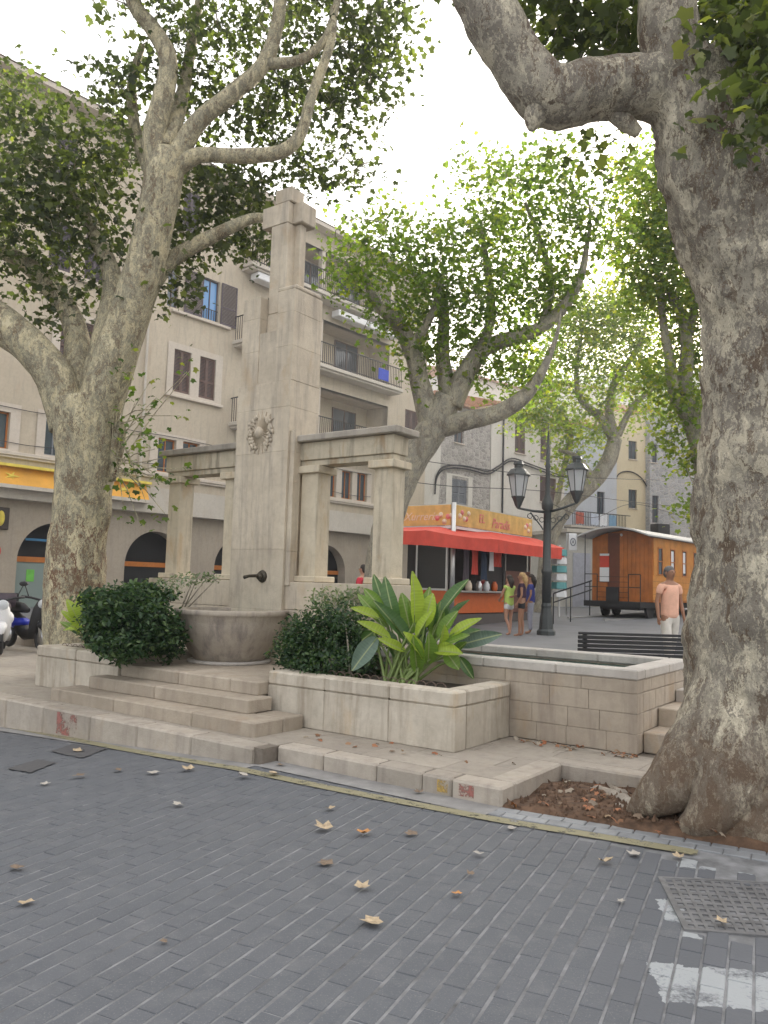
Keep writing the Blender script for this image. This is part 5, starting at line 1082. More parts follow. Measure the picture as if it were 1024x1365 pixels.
zc, zs_, za, zt_, ze = 1.42, 1.50, 3.38, 3.46, 4.12
kb = MB()
MB().box(KF, KL, 0, 0, KR, gz-.3, .75).build('plinth', plain('kiosk_plinth', (.10, .085, .08), .7), K)
def panelL(a0, a1, z0, z1, mat, nm, off=.03): return MB().box(KF, a0, a1, -off, -.002, z0, z1).build(nm, M[mat] if isinstance(mat, str) else mat, K, bevel=.01)
def panelR(b0, b1, z0, z1, mat, nm, off=.03): return MB().box(KF, .002, off, b0, b1, z0, z1).build(nm, M[mat] if isinstance(mat, str) else mat, K, bevel=.01)
xw = [kx(p, 'l') for p in (535, 556, 598)]
MB().box(KF, xw[1], 0, .05, .12, .75, zs_).build('counter_front', M['korange'], K); panelL(xw[1], xw[2], .80, 1.46, 'korange', 'front_panel'); panelL(KL, xw[0], .80, 1.46, 'korange', 'front_panel')
w0 = MB(); 
for a in (xw[1], xw[2]-.06, xw[0]-.06): w0.box(KF, a, a+.06, -.02, .04, .75, za)
w0.box(KF, xw[1]+.06, xw[2]-.06, -.02, .04, 1.47, 1.53); fo = w0.build('window_frame', M['steel'], K); MB().box(KF, xw[1]+.06, xw[2]-.06, .0, .015, 1.53, za).build('pane', glass('kiosk_glass', (.03, .035, .04), .06), fo)
nb_ = 3; bR = [0.15, KR*.30, KR*.62, KR-.1]
panelR(.12, KR*.62, .78, 1.42, 'korange', 'front_panel'); panelR(KR*.64, KR-.05, .78, 2.2, plain('brown_panel', (.16, .07, .05), .6), 'side_panel')
MB().box(KF, -.05, .32, .10, KR*.63, 1.43, 1.49).build('counter', M['steel'], K, bevel=.01)
MB().box(KF, KL+.1, -.1, 1.6, KR-.1, .75, za).build('inner_room', plain('kiosk_interior', (.035, .03, .03), .7), K)
for bq in (KR*.64, KR-.06): MB().box(KF, -.07, .0, bq, bq+.06, .75, za).build('post', M['steel'], K)
cp = MB().tube([KF.P(.04, -.04, gz), KF.P(.04, -.04, ze+.06)], .075, 12).build('corner_post', M['steel'], K, True)
MB().box(KF, KL, .02, -.02, KR, za, zt_).build('ceiling', M['white'], K)
MB().box(KF, KL, .02, -.02, KR, ze-.02, ze+.03).build('roof', M['steel'], K)
s1_ = MB().box(KF, KL, -.06, -.05, .0, zt_+.02, ze).build('sign_board', M['kpanel'], K, bevel=.01); s2_ = MB().box(KF, .0, .05, .08, KR, zt_+.02, ze).build('sign_board', M['kpanel'], K, bevel=.01)
zm = (zt_+ze)/2
text_mesh('Xurreria', .36, M['cream'], s1_, KF.P(kx(562, 'l'), -.065, zm-.03), KF.a, (0, 0, 1), .35)
text_mesh('EL', .40, M['pink'], s2_, KF.P(.065, KR*.31, zm+.02), KF.b, (0, 0, 1), 0.1); text_mesh('Paradis', .46, M['pink'], s2_, KF.P(.065, KR*.55, zm-.06), KF.b, (0, 0, 1), .3)
def scoops(parent, f, n, cs):
    for i in range(n):
        p = f(i); MB().blob(p, (.09, .09, .09), 8, 6).build('painted_scoop', M[cs[i % len(cs)]], parent, True)
scoops(s1_, lambda i: KF.P(kx(584, 'l')+.13*i, -.03, zm-.08+.12*math.sin(i*2.2)), 5, ['pink', 'cream', 'cream'])
scoops(s2_, lambda i: KF.P(.03, .3+.14*i, zm+.12*math.sin(i*1.9)), 5, ['cream', 'pink']); scoops(s2_, lambda i: KF.P(.03, KR-.6+.13*i, zm+.12*math.sin(i*2.5)), 4, ['cream', 'pink', 'cream'])
# awning: sloping cloth and hanging valance
def zpt(x, y, z): return flat(x, y, z)
A_ = [zpt(500, 724, 2.70), zpt(568, 727, 2.70), zpt(665, 737, 2.70), zpt(752, 746, 2.70)]
inner = [KF.P(KL, -.05, 3.44), KF.P(-.5, -.05, 3.44), KF.P(.05, KR*.45, 3.44), KF.P(.05, KR+.3, 3.44)]
aw2 = MB(); n_ = 10; vs = []
for i in range(3):
    for k in range(n_+1):
        t = k/n_; o_ = A_[i].lerp(A_[i+1], t); q = inner[i].lerp(inner[i+1], t); o2 = o_+Vector((0, 0, .42)); sag = Vector((0, 0, -.05*math.sin(math.pi*t))); wv = .012*math.sin(k*2.1+i)
        vs += [o_+Vector((wv, -wv, .012*math.sin(k*3.1))), o2+sag, (o2+q)/2+sag, q]
m_ = 4
aw2.add(vs, [(i*m_+j, (i+1)*m_+j, (i+1)*m_+j+1, i*m_+j+1) for i in range(3*(n_+1)-1) if (i+1) % (n_+1) for j in range(3)])
e_ = A_[3]; q = inner[3]; aw2.add([e_, e_+Vector((0, 0, .42)), q, q+(e_-q)*0+Vector((0, 0, -.5))], [(0, 1, 2, 3)])
aw2.build('awning', M['kred'], K)
# goods: hanging clothes and racks inside the stall, each a thing
def cloth(label, b, z, w, h, mat, a=.12):
    m_ = MB(); n = 5; vs = []
    for k in range(n+1):
        for j in range(4): vs.append(KF.P(a+.03*math.sin(k*2+j), b-w/2+w*k/n*(1-.12*j/3*(-1 if k < n/2 else 1)), z-h*j/3))
    m_.add(vs, [(k*4+j, (k+1)*4+j, (k+1)*4+j+1, k*4+j+1) for k in range(n) for j in range(3)]); tag(m_.build('hanging_cloth', mat), label, 'garment', 'garments hung in the kiosk opening')
cloth('red beach garment hanging in the kiosk opening', KR*.22, 2.9, .5, .9, M['kred']); cloth('dark garment hanging left of the red one in the kiosk', KR*.12, 2.9, .45, 1.1, M['violet_shutter']); cloth('dark blue garment hanging right of the red one in the kiosk', KR*.33, 2.85, .5, 1.0, plain('navy_cloth', (.03, .05, .09), .8))
cloth('pale towel hanging in the kiosk opening', KR*.42, 2.95, .4, .8, M['white']); cloth('red towel hanging at the back of the kiosk opening', KR*.52, 2.8, .7, .5, M['kred'], .05)
for i, (b_q, c) in enumerate(((KR*.15, 'cream'), (KR*.27, 'steel'), (KR*.36, 'white'), (KR*.46, 'korange'))):
    j = MB().lathe(KF.P(.12, b_q, 1.492), [(.09, 0), (.11, .1), (.10, .22), (.06, .27), (.06, .31)], 12).build('jar', M[c], None, True); tag(j, ['cream jar nearest the corner on the kiosk counter', 'steel jar second from the corner on the kiosk counter', 'white jar in the middle of the kiosk counter', 'orange jar furthest along the kiosk counter'][i], 'jar', 'jars on the kiosk counter')
# ---------------------------------------------------------------- street lamp with two lanterns
L0 = flat(728, 848, .3); LD = 22.05; L0.z = plaza_z(L0.x, L0.y)
LP = thing('street_lamp', 'tall dark iron street lamp with two glass lanterns on scrolled arms', 'street lamp', L0)
MB().lathe(L0, [(.26, 0), (.26, .12), (.20, .18), (.18, .5), (.16, .6), (.14, .75), (.15, .82), (.125, .9)], 8).build('base', M['lampiron'], LP)
MB().lathe(L0, [(.13, .9), (.125, 1.7), (.15, 1.74), (.15, 1.82), (.12, 1.86), (.11, 2.9), (.105, 3.5), (.16, 3.55), (.17, 3.7), (.11, 3.85), (.075, 3.95), (.06, 4.7), (.085, 4.76), (.06, 4.84), (.045, 5.3), (.02, 5.7), (.006, 6.0)], 12).build('pole', M['lampiron'], LP, True)
def lantern(c, s=1.0):
    rt_ = MB().lathe(c, [(.02, -.30), (.06, -.26), (.10, -.18), (.12, -.12), (.17, 0), (.19, .02), (.19, .05)], 6).build('lantern', M['lampiron'], LP)
    MB().lathe(c, [(.165, .05), (.265, .62)], 6).build('glass', M['lampglass'], rt_)
    MB().lathe(c, [(.33, .62), (.33, .66), (.22, .80), (.12, .84), (.12, .92), (.15, .94), (.13, 1.02), (.02, 1.04)], 6).build('cap', M['lampiron'], rt_)
    fr2 = MB()
    for k in range(6): th = 2*math.pi*k/6; fr2.tube([c+Vector((.168*math.cos(th), .168*math.sin(th), .04)), c+Vector((.272*math.cos(th), .272*math.sin(th), .63))], .014, 5)
    fr2.build('glazing_bars', M['lampiron'], rt_)
m, nt, b = newmat('lamp_glass'); b.inputs['Base Color'].default_value = (.72, .74, .76, 1); b.inputs['Roughness'].default_value = .3; tr = N(nt, 'BsdfTranslucent'); tr.inputs[0].default_value = (.85, .87, .9, 1); ms = N(nt, 'MixShader'); ms.inputs[0].default_value = .5; nt.links.new(b.outputs[0], ms.inputs[1]); nt.links.new(tr.outputs[0], ms.inputs[2]); nt.links.new(ms.outputs[0], nt.nodes['Material Output'].inputs[0]); M['lampglass'] = m
for px, py in ((691, 664), (769, 657)):
    c = at(px, py, LD); lantern(c); sgn = -1 if px < 728 else 1
    pl_ = at(728, 676, LD); arm = MB(); d = Vector((c.x-pl_.x, c.y-pl_.y, 0)); L = d.length; d.normalize()
    q0 = Vector((L0.x, L0.y, L0.z+3.45)); q1 = Vector((c.x, c.y, c.z-.28))
    arm.tube([q0, q0.lerp(q1, .5)+Vector((0, 0, -.02)), q1], [.04, .035, .03], 8)
    sc_ = [q0+Vector((0, 0, -.5))+d*.12, q0+d*.25*L+Vector((0, 0, -.38)), q0+d*.5*L+Vector((0, 0, -.14)), q0+d*.62*L+Vector((0, 0, -.02))]; arm.tube([p for p, r in spline([(v_, .02) for v_ in sc_], 5)], .02, 6)
    for k in range(3):
        cc = q0+d*(.2+.22*k)*L+Vector((0, 0, -.12-.05*(2-k))); arm.tube([cc+d*(.07*math.cos(2*math.pi*j/8))+Vector((0, 0, .07*math.sin(2*math.pi*j/8))) for j in range(9)], .012, 5, False)
    arm.build('arm', M['lampiron'], LP, True)
# ---------------------------------------------------------------- old wooden railway wagon
azw = math.radians(41.6); WD = 31.0
WF = Frame((0, 0, 0), azw); c0 = at(870, 760, WD); WF.o = Vector((c0.x, c0.y, 0)); WF.b = Vector((-math.cos(azw), math.sin(azw), 0))   # a = along the wagon (away), b = to the left across its end
zg = plaza_z(c0.x, c0.y)+.02; zb_, zr_ = zat(WF, 870, 803)[2], zat(WF, 870, 717)[2]
zb_ = at(870, 803, WD).z; zr_ = at(870, 716, WD).z; zp = at(830, 704, WD).z
M['varnish'] = plain('varnished_wood', (.44, .145, .035), .4, var=.25, scale=2.5); M['varnish2'] = plain('varnished_side_wood', (.56, .23, .05), .4, var=.18, scale=2.5); M['wagroof'] = plain('grey_wagon_roof', (.50, .50, .49), .6, var=.1); M['undercarriage'] = plain('black_undercarriage', (.018, .018, .02), .6)
WG = thing('railway_wagon', 'old varnished orange brown wooden railway wagon with a curved grey roof', 'railway wagon', WF.P(4, 1.4, zg))
WW, WL = 2.55, 9.0
np_ = 15; 
for i in range(np_):
    b0, b1 = WW*i/np_, WW*(i+1)/np_
    def arch(bb): return zr_+(zp-zr_)*math.sin(math.pi*bb/WW)-.02
    if 8 <= i <= 10: continue
    MB().hexa([WF.P(0, b0+.004, zb_), WF.P(0, b1-.004, zb_), WF.P(.06, b1-.004, zb_), WF.P(.06, b0+.004, zb_), WF.P(0, b0+.004, arch(b0)), WF.P(0, b1-.004, arch(b1)), WF.P(.06, b1-.004, arch(b1)), WF.P(.06, b0+.004, arch(b0))]).build('end_plank', M['varnish'], WG)
MB().box(WF, .02, .06, WW*8/np_, WW*11/np_, zb_, zr_+.2).build('end_door', plain('dark_wagon_door', (.16, .05, .025), .5), WG, bevel=.01)
MB().box(WF, .3, WL, .05, WW-.05, zb_, zr_).build('inner_body', M['darkroom'], WG)
MB().add([WF.P(.06, WW*i/12, zr_+(zp-zr_)*math.sin(math.pi*i/12)-.03) for i in range(13)]+[WF.P(.06, WW, zb_), WF.P(.06, 0, zb_)], [tuple(range(15))]).build('end_backing', M['varnish'], WG)
wz0, wz1 = zb_+(zr_-zb_)*.42, zb_+(zr_-zb_)*.86
nsp = 9
def wina(px): 
    fr = Frame((0, 0, 0), 0); fr.o = WF.o; fr.a = WF.a; fr.b = -WF.b; return hit(fr, px, 760, 0)[0]
step_w = 1.25; wd = .48; a = .45
cur = .06
ws = []
while a+wd < WL-.2: ws.append((a, a+wd)); a += step_w
MB().box(WF, 0, WL, -.03, .02, zb_, zb_+.06).build('side_rail', M['varnish'], WG)
for (a0, a1) in ws+[(WL, WL)]:
    n = max(1, int((a0-cur)/.11)); 
    for k in range(n): MB().box(WF, cur+(a0-cur)*k/n+.003, cur+(a0-cur)*(k+1)/n-.003, -.022, .0, wz0, zr_).build('side_plank', M['varnish2'], WG)
    cur = a1
for k in range(4): MB().box(WF, 0, WL, -.024, .0, zb_+.07+(wz0-zb_-.07)*k/4+.004, zb_+.07+(wz0-zb_-.07)*(k+1)/4-.004).build('side_plank', M['varnish2'], WG)
for i, (a0, a1) in enumerate(ws):
    f = MB().box(WF, a0+.003, a0+.05, -.04, .02, wz0, wz1).box(WF, a1-.05, a1-.003, -.04, .02, wz0, wz1).box(WF, a0+.05, a1-.05, -.04, .02, wz1-.05, wz1).box(WF, a0+.05, a1-.05, -.04, .02, wz0+.002, wz0+.05).box(WF, a0+.05, a1-.05, -.038, .018, (wz0+wz1)/2-.02, (wz0+wz1)/2+.02).build('window', M['varnish'], WG)
    MB().box(WF, a0+.04, a1-.04, -.01, .0, wz0+.04, wz1-.04).build('pane', M['glass'], f); MB().box(WF, a0+.003, a1-.003, -.024, .0, wz1+.002, zr_).build('header', M['varnish2'], f)
    if i in (1, 2): MB().box(WF, a0+.1, a1-.12, -.018, -.011, wz0+.15, wz1-.1).build('paper_notice', M['white'], f)
rv_ = MB(); vs = []; n = 16
for i in range(n+1):
    bb = -.22+(WW+.44)*i/n; zz = zr_+(zp-zr_)*1.1*math.sin(math.pi*i/n)
    for aa in (-.95, WL+.2):
        vs += [WF.P(aa, bb, zz), WF.P(aa, bb, zz+.06)]
rv_.add(vs, [(4*i, 4*i+4, 4*i+6, 4*i+2)[::-1] for i in range(n)]+[(4*i+1, 4*i+5, 4*i+7, 4*i+3) for i in range(n)]+[(4*i, 4*i+1, 4*i+5, 4*i+4)[::-1] for i in range(n)]+[(0, 2, 3, 1), (4*n, 4*n+1, 4*n+3, 4*n+2)]); rv_.build('roof', M['wagroof'], WG)
wc = MB().box(WF, -.9, WL, .1, WW-.1, zb_-.22, zb_-.002).build('chassis', M['undercarriage'], WG)
for a in (.5, 1.5, WL-1.6, WL-.6):
    for b in (.35, WW-.35):
        c = WF.P(a, b, zg+.33); w_ = MB().tube([c-WF.b*.05, c+WF.b*.05], .36, 20); w_.build('wheel', M['undercarriage'], WG)
MB().box(WF, -.2, 2.2, .45, WW-.45, zg+.3, zb_-.22).build('bogie', M['undercarriage'], WG)
rl = MB()
for b in (.12, .6, 1.9, WW-.12): rl.tube([WF.P(-.85, b, zb_), WF.P(-.85, b, zb_+1.05)], .02, 6)
for z in (.55, 1.05):
    rl.tube([WF.P(-.85, .12, zb_+z), WF.P(-.85, .6, zb_+z)], .018, 6); rl.tube([WF.P(-.85, 1.9, zb_+z), WF.P(-.85, WW-.12, zb_+z)], .018, 6)
rl.tube([WF.P(-.85, WW-.12, zb_), WF.P(-.85, WW-.12, zr_+.1)], .02, 6)
for z in (.15, .35, .55, .75, .95): rl.tube([WF.P(-.86, .6, zb_+z), WF.P(-.86, 1.9, zb_+z)], .01, 5)
rl.build('platform_rail', M['undercarriage'], WG); MB().box(WF, -.9, -.82, 1.0, 1.5, zb_-.1, zb_+.55).build('gate_plate', M['undercarriage'], WG)
ps = MB().box(WF, -.03, -.005, WW-.75, WW-.35, zb_+1.35, zb_+1.80).build('red_notice', M['kred'], WG); MB().box(WF, -.03, -.005, WW-.75, WW-.35, zb_+.75, zb_+1.34).build('white_notice', M['white'], WG); MB().box(WF, -.032, -.006, WW-.75, WW-.35, zb_+1.81, zb_+1.9).build('white_notice', M['white'], WG)
MB().blob(WF.P(-.02, WW*.5, zr_+.12), .06, 8, 6).build('end_lamp', M['white'], WG, True)
# rails of the tramway
trk = MB()
for b in (.55, WW-.55): trk.box(WF, -3, 14, b-.035, b+.035, zg-.3, zg+.0)
stl = trk.build('tram_rails', M['steel']); struct(stl)
# ---------------------------------------------------------------- bench behind the pool
BD = 10.45; bl, br = at(773, 842, BD), at(926, 851, BD); dv = (br-bl); dv.z = 0; bLn = dv.length; dv.normalize(); BNF = Frame(Vector((bl.x, bl.y, 0)), 0); BNF.a = dv; BNF.b = Vector((-dv.y, dv.x, 0))
zt0 = bl.z; gzb = .3
BN = thing('park_bench', 'dark slatted metal bench with its back turned to the stone pool', 'bench', BNF.P(bLn/2, .2, gzb))
zz = [(0, .035, -.02), (.048, .045, 0), (.103, .045, .006), (.158, .045, .012), (.213, .045, .018), (.268, .045, .024), (.323, .045, .03)]
for i, (dz, h, bo) in enumerate(zz): MB().box(BNF, -.02, bLn+.02, bo, bo+.03, zt0-dz-h, zt0-dz).build('slat', M['bench'], BN, bevel=.006)
for i in range(4): MB().box(BNF, 0, bLn, .12+.11*i, .21+.11*i, gzb+.42, gzb+.45).build('slat', M['bench'], BN, bevel=.006)
for a in (.06, bLn-.1):
    MB().box(BNF, a, a+.05, -.01+.05, .11, gzb, zt0-.02).box(BNF, a, a+.05, .5, .56, gzb, gzb+.42).box(BNF, a, a+.05, .11, .5, gzb+.36, gzb+.415).build('leg', M['bench'], BN, bevel=.005)
# ---------------------------------------------------------------- wires, signs, rails, ramp wall
def wire(label, pts, D, r=.012, sag=.0):
    P_ = [at(x, y, d) for (x, y, d) in pts]; sp_ = spline([(p, r) for p in P_], 8); tag(MB().tube([p for p, q in sp_], r, 5).build('overhead_wire', M['iron']), label, 'wire')
wire('overhead wire passing just above the kiosk signs towards the yellow house', [(500, 636, 24), (600, 648, 25), (728, 655, 27), (870, 672, 34), (960, 680, 38)], 0)
wire('thin overhead wire crossing in front of the white house at lantern top height', [(480, 600, 23), (590, 618, 24), (728, 634, 26), (880, 640, 34)], 0)
wire('lower thin wire sagging across the pale house balcony', [(728, 668, 30), (790, 690, 33), (850, 672, 38), (940, 700, 44)], 0)
hr = thing('handrail', 'thin dark metal handrail beside the wagon', 'handrail', at(765, 820, 27)); m_ = MB()
r0, r1 = at(738, 791, 27), at(789, 774, 27); d0 = Vector((0, 0, at(765, 780, 27).z-at(765, 792, 27).z)); g0 = Vector((0, 0, at(765, 780, 27).z-at(765, 815, 27).z))
MB().tube([r0, r1], .025, 6).build('rail', M['iron'], hr); MB().tube([r0-d0, r1-d0], .022, 6).build('rail', M['iron'], hr)
for t in (0, .45, .95): q = r0.lerp(r1, t); MB().tube([q-g0*1.3, q], .02, 6).build('post', M['iron'], hr)
rw = FF(765, 40, math.radians(70)); a0 = hit(rw, 748, 700)[0]; a1 = hit(rw, 800, 700)[0]
gd = thing('garage', 'low grey block with a pale roller door beneath the pale house balcony', 'garage', rw.P((a0+a1)/2, -2, 0)); zt1 = hit(rw, 770, 712)[2]
MB().box(rw, a0, a1, -6, 0, 0, zt1).build('wall', M['plaster'], gd); MB().box(rw, hit(rw, 764, 700)[0], hit(rw, 787, 700)[0], 0, .05, 0, hit(rw, 770, 737)[2]).build('roller_door', plain('pale_roller_door', (.50, .50, .56), .5), gd)
MB().box(rw, a0-.3, a1+.2, -6, 1.0, zt1, zt1+.18).build('roof', M['band'], gd)
sg3 = thing('shop_sign', 'small white square sign with a dark ring emblem left of the wagon', 'sign', at(763, 735, 33)); SF = FF(763, 33, math.radians(75)); z0, z1 = at(763, 734, 33).z, at(763, 711, 33).z
MB().box(SF, -.17, .19, 0, .05, z0, z1).build('panel', M['white'], sg3, bevel=.01); rg = MB(); cz = (z0+z1)/2; rg.tube([SF.P(.01+.11*math.cos(t*.524), .055, cz+.15*math.sin(t*.524)) for t in range(13)], .025, 6, False); rg.blob(SF.P(.01, .055, cz), (.04, .02, .07), 8, 6).build('emblem', M['grey_shutter'], sg3, True)
MB().tube([SF.P(-.25, .02, .3), SF.P(-.25, .02, z1)], .03, 6).build('post', M['steel'], sg3)
bs = thing('street_sign', 'small blue street sign on a thin dark post left of the big trunk', 'sign', at(929, 800, 26)); MB().tube([at(930, 830, 26), at(930, 650, 26)], .035, 8).build('post', M['iron'], bs); MB().box(FF(929, 25.9, math.radians(80)), -.24, .12, 0, .03, at(929, 692, 26).z, at(929, 687, 26).z).build('plate', plain('blue_plate', (.03, .06, .3), .4), bs)
# tall slim rack of postcards beside the kiosk
pk = thing('postcard_rack', 'tall slim rack of pale postcards under the right end of the red awning', 'rack', at(742, 822, 29)); q = at(745, 822, 29)
MB().tube([q, q+Vector((0, 0, 2.6))], .04, 8).build('pole', M['steel'], pk)
for k in range(6): MB().lathe(q+Vector((0, 0, .7+.3*k)), [(.26, 0), (.29, .02), (.27, .24), (.24, .25)], 6).build('tier', [M['white'], plain('teal_print', (.12, .35, .36), .6)][k % 2], pk)
# ---------------------------------------------------------------- people
def skinned(name, verts, edges, mat, parent, root=0, sub=2):
    me = bpy.data.meshes.new(name); me.from_pydata([v[:3] for v in verts], edges, []); o = bpy.data.objects.new('tmp', me); COL.objects.link(o)
    m_ = o.modifiers.new('s', 'SKIN'); m_.use_smooth_shade = True
    for i, v in enumerate(verts): r = v[3]; me.skin_vertices[0].data[i].radius = (r, v[4] if len(v) > 4 else r)
    me.skin_vertices[0].data[root].use_root = True; s_ = o.modifiers.new('u', 'SUBSURF'); s_.levels = sub; s_.render_levels = sub
    dg = bpy.context.evaluated_depsgraph_get(); out = bpy.data.meshes.new_from_object(o.evaluated_get(dg)); bpy.data.objects.remove(o); bpy.data.meshes.remove(me)
    out.name = name; out.materials.clear(); out.materials.append(mat); out.polygons.foreach_set('use_smooth', [True]*len(out.polygons)); r = bpy.data.objects.new(name, out); link(r, parent); return r
def skinmat(name, c):
    m, nt, b = newmat(name); b.inputs['Base Color'].default_value = rgba(c); b.inputs['Roughness'].default_value = .55; b.inputs['Subsurface Weight'].default_value = .1; b.inputs['Subsurface Radius'].default_value = (.02, .008, .005); return m
M['skin'] = skinmat('skin', (.46, .25, .17)); M['skin2'] = skinmat('tanned_skin', (.30, .15, .09))
def person(label, base, head, h, top, bottom, hair, hairlen=.0, arms=((.22, -.02, 1.12), (.24, .06, .88)), arms2=None, legs=((.10, .02, .48), (.10, 0, .08)), legs2=None, shirt_low=.90, short=False, sleeve=.5, fem=False, skin='skin', dress=False):
    t = thing('person', label, 'person', base); t.rotation_euler = (0, 0, head); s = h/1.7
    t.scale = (s, s, s)
    aL = arms2 or ((-arms[0][0], arms[0][1], arms[0][2]), (-arms[1][0], arms[1][1], arms[1][2])); aR = arms; lR = legs; lL = legs2 or ((-legs[0][0], legs[0][1], legs[0][2]), (-legs[1][0], legs[1][1], legs[1][2]))
    sw = .155 if fem else .185; w = .85 if fem else 1.0
    V = [(0, 0, .92, .135*w, .10), (0, 0, 1.08, .115*w, .09), (0, 0.005, 1.28, .15*w, .105), (0, 0, 1.42, .085, .07), (0, .005, 1.49, .052), (0, .02, 1.56, .068, .085), (0, .02, 1.63, .078, .095), (0, .01, 1.69, .05, .06)]
    E_ = [(0, 1), (1, 2), (2, 3), (3, 4), (4, 5), (5, 6), (6, 7)]
    def limb_(pts, par):
        k = par
        for p in pts: V.append(p); E_.append((k, len(V)-1)); k = len(V)-1
    for sg_, a in ((1, aR), (-1, aL)):
        hx, hy, hz = a[1]; ex, ey, ez = a[0]; dx, dy, dz = hx-ex, hy-ey, hz-ez; Ln = math.sqrt(dx*dx+dy*dy+dz*dz); dx, dy, dz = dx/Ln, dy/Ln, dz/Ln
        limb_([(sg_*sw, 0, 1.39, .058), (ex*.5+sg_*sw*.5, ey*.5, (ez+1.39)/2, .046*w), (ex, ey, ez, .038*w), ((ex+hx)/2, (ey+hy)/2, (ez+hz)/2, .036*w), (hx, hy, hz, .024), (hx+dx*.045, hy+dy*.045, hz+dz*.045, .035, .018), (hx+dx*.085, hy+dy*.085, hz+dz*.085, .034, .015)], 3)
    for sg_, a in ((1, lR), (-1, lL)):
        kx_, ky, kz = a[0]; fx, fy, fz = a[1]
        limb_([(sg_*.09, 0, .86, .095*w), ((sg_*.09+kx_)/2, ky*.5, (.86+kz)/2, .078*w), (kx_, ky, kz, .053*w), ((kx_+fx)/2, (ky+fy)/2-.015, (kz+fz)/2+.05, .052*w), (fx, fy, fz, .034), (fx, fy+.07, fz-.04, .034, .026), (fx, fy+.15, fz-.055, .032, .018)], 0)
    body = skinned('body', V, E_, M[skin], t)
    for sg_, a in ((1, aR), (-1, aL)):
        hx, hy, hz = a[1]; ex, ey, ez = a[0]; d = Vector((hx-ex, hy-ey, hz-ez)).normalized(); pc = Vector(a[1])+d*.085; side = Vector((0, 1, 0)); side = (side-d*side.dot(d)).normalized(); nn = d.cross(side); hm_ = MB()
        for k, (o_, L) in enumerate(((-.027, .05), (-.009, .062), (.009, .058), (.026, .045))): q = pc+side*o_; hm_.tube([q-d*.02, q+d*L*.5-nn*sg_*.004, q+d*L*.9-nn*sg_*.016], [.0095, .008, .006], 6)
        q = Vector(a[1])+d*.03+side*.026; hm_.tube([q, q+side*.02+d*.02, q+side*.028+d*.05], [.011, .010, .007], 6)
        k_ = len(body.data.vertices); hb = bpy.data.meshes.new('fingers'); hb.from_pydata(hm_.v, [], hm_.f); hb.materials.append(M[skin]); oo = bpy.data.objects.new('hand', hb); link(oo, t)
    hd = MB(); hd.blob((0, .115, 1.61), (.014, .022, .022), 6, 5); hd.blob((.083, .01, 1.61), (.012, .022, .032), 6, 5); hd.blob((-.083, .01, 1.61), (.012, .022, .032), 6, 5)
    me = bpy.data.meshes.new('face'); me.from_pydata(hd.v, [], hd.f); me.materials.append(M[skin]); link(bpy.data.objects.new('face', me), t)
    ey_ = MB(); ey_.blob((.032, .104, 1.635), .009, 6, 5); ey_.blob((-.032, .104, 1.635), .009, 6, 5); ey_.blob((0, .103, 1.565), (.024, .006, .006), 6, 4); me = bpy.data.meshes.new('eyes_and_mouth'); me.from_pydata(ey_.v, [], ey_.f); me.materials.append(M['bronze']); link(bpy.data.objects.new('eyes_and_mouth', me), t)
    hr_ = MB(); hr_.blob((0, -.012, 1.66), (.092, .100, .082), 14, 9, .15); hr_.blob((0, -.045, 1.61), (.088, .07, .09), 12, 8, .15)
    if hairlen: hr_.tube([(0, -.05, 1.64), (0, -.085, 1.52), (0, -.10, 1.52-hairlen)], [.085, .085, .03], 10)
    me = bpy.data.meshes.new('hair'); me.from_pydata(hr_.v, [], hr_.f); me.materials.append(hair); me.polygons.foreach_set('use_smooth', [True]*len(me.polygons)); link(bpy.data.objects.new('hair', me), t)
    # shirt
    SV = [(0, 0, shirt_low-.04, .185*w, .145), (0, 0, min(1.08, shirt_low+.1), .17*w, .138), (0, .005, 1.28, .185*w, .135), (0, 0, 1.40, .10, .082), (0, .003, 1.45, .066, .062)]; SE = [(0, 1), (1, 2), (2, 3), (3, 4)]
    if dress: SV.append((0, 0, shirt_low-.12, .19*w, .15)); SE.append((0, 5))
    if sleeve:
        for sg_, a in ((1, aR), (-1, aL)):
            ex, ey, ez = a[0]; k = len(SV); SV += [(sg_*sw, 0, 1.385, .070), (sg_*sw*(1-sleeve)+ex*sleeve, ey*sleeve, 1.385*(1-sleeve)+ez*sleeve, .062*w)]; SE += [(3, k), (k, k+1)]
    skinned('shirt', SV, SE, top, t)
    PV = [(0, 0, .97, .140*w, .112), (0, 0, .90, .150*w, .118)]; PE = [(0, 1)]
    for sg_, a in ((1, lR), (-1, lL)):
        kx_, ky, kz = a[0]; fx, fy, fz = a[1]; k = len(PV)
        if short: PV += [(sg_*.095, 0, .82, .105*w), ((sg_*.095+kx_)/2, ky*.5, .72, .098*w)]; PE += [(1, k), (k, k+1)]
        else: PV += [(sg_*.095, 0, .82, .108*w), (kx_, ky, kz, .078), (fx, fy, fz+.02, .062)]; PE += [(1, k), (k, k+1), (k+1, k+2)]
    skinned('trousers' if not short else 'shorts', PV, PE, bottom, t); return t
def feet(px, py, D): q = at(px, py, D); return Vector((q.x, q.y, plaza_z(q.x, q.y) if D > 9.5 else .14))
HB, HD = plain('blond_hair', (.42, .27, .12), .6, var=.3, scale=40), plain('dark_hair', (.03, .02, .015), .6, var=.3, scale=40)
def clothm(n, c): return plain(n, c, .85, var=.1, scale=9, bump=.3)
person('young woman in a lime green top and white shorts leaning at the kiosk counter', feet(678, 846, 21.9), math.radians(35), 1.62, clothm('lime_top', (.50, .66, .16)), clothm('white_shorts', (.65, .66, .66)), HD, .16, ((.22, .08, 1.14), (.12, .26, 1.02)), None, ((.12, .05, .48), (.05, .0, .08)), ((-.12, .0, .48), (-.06, -.12, .08)), .86, True, .25, True, 'skin')
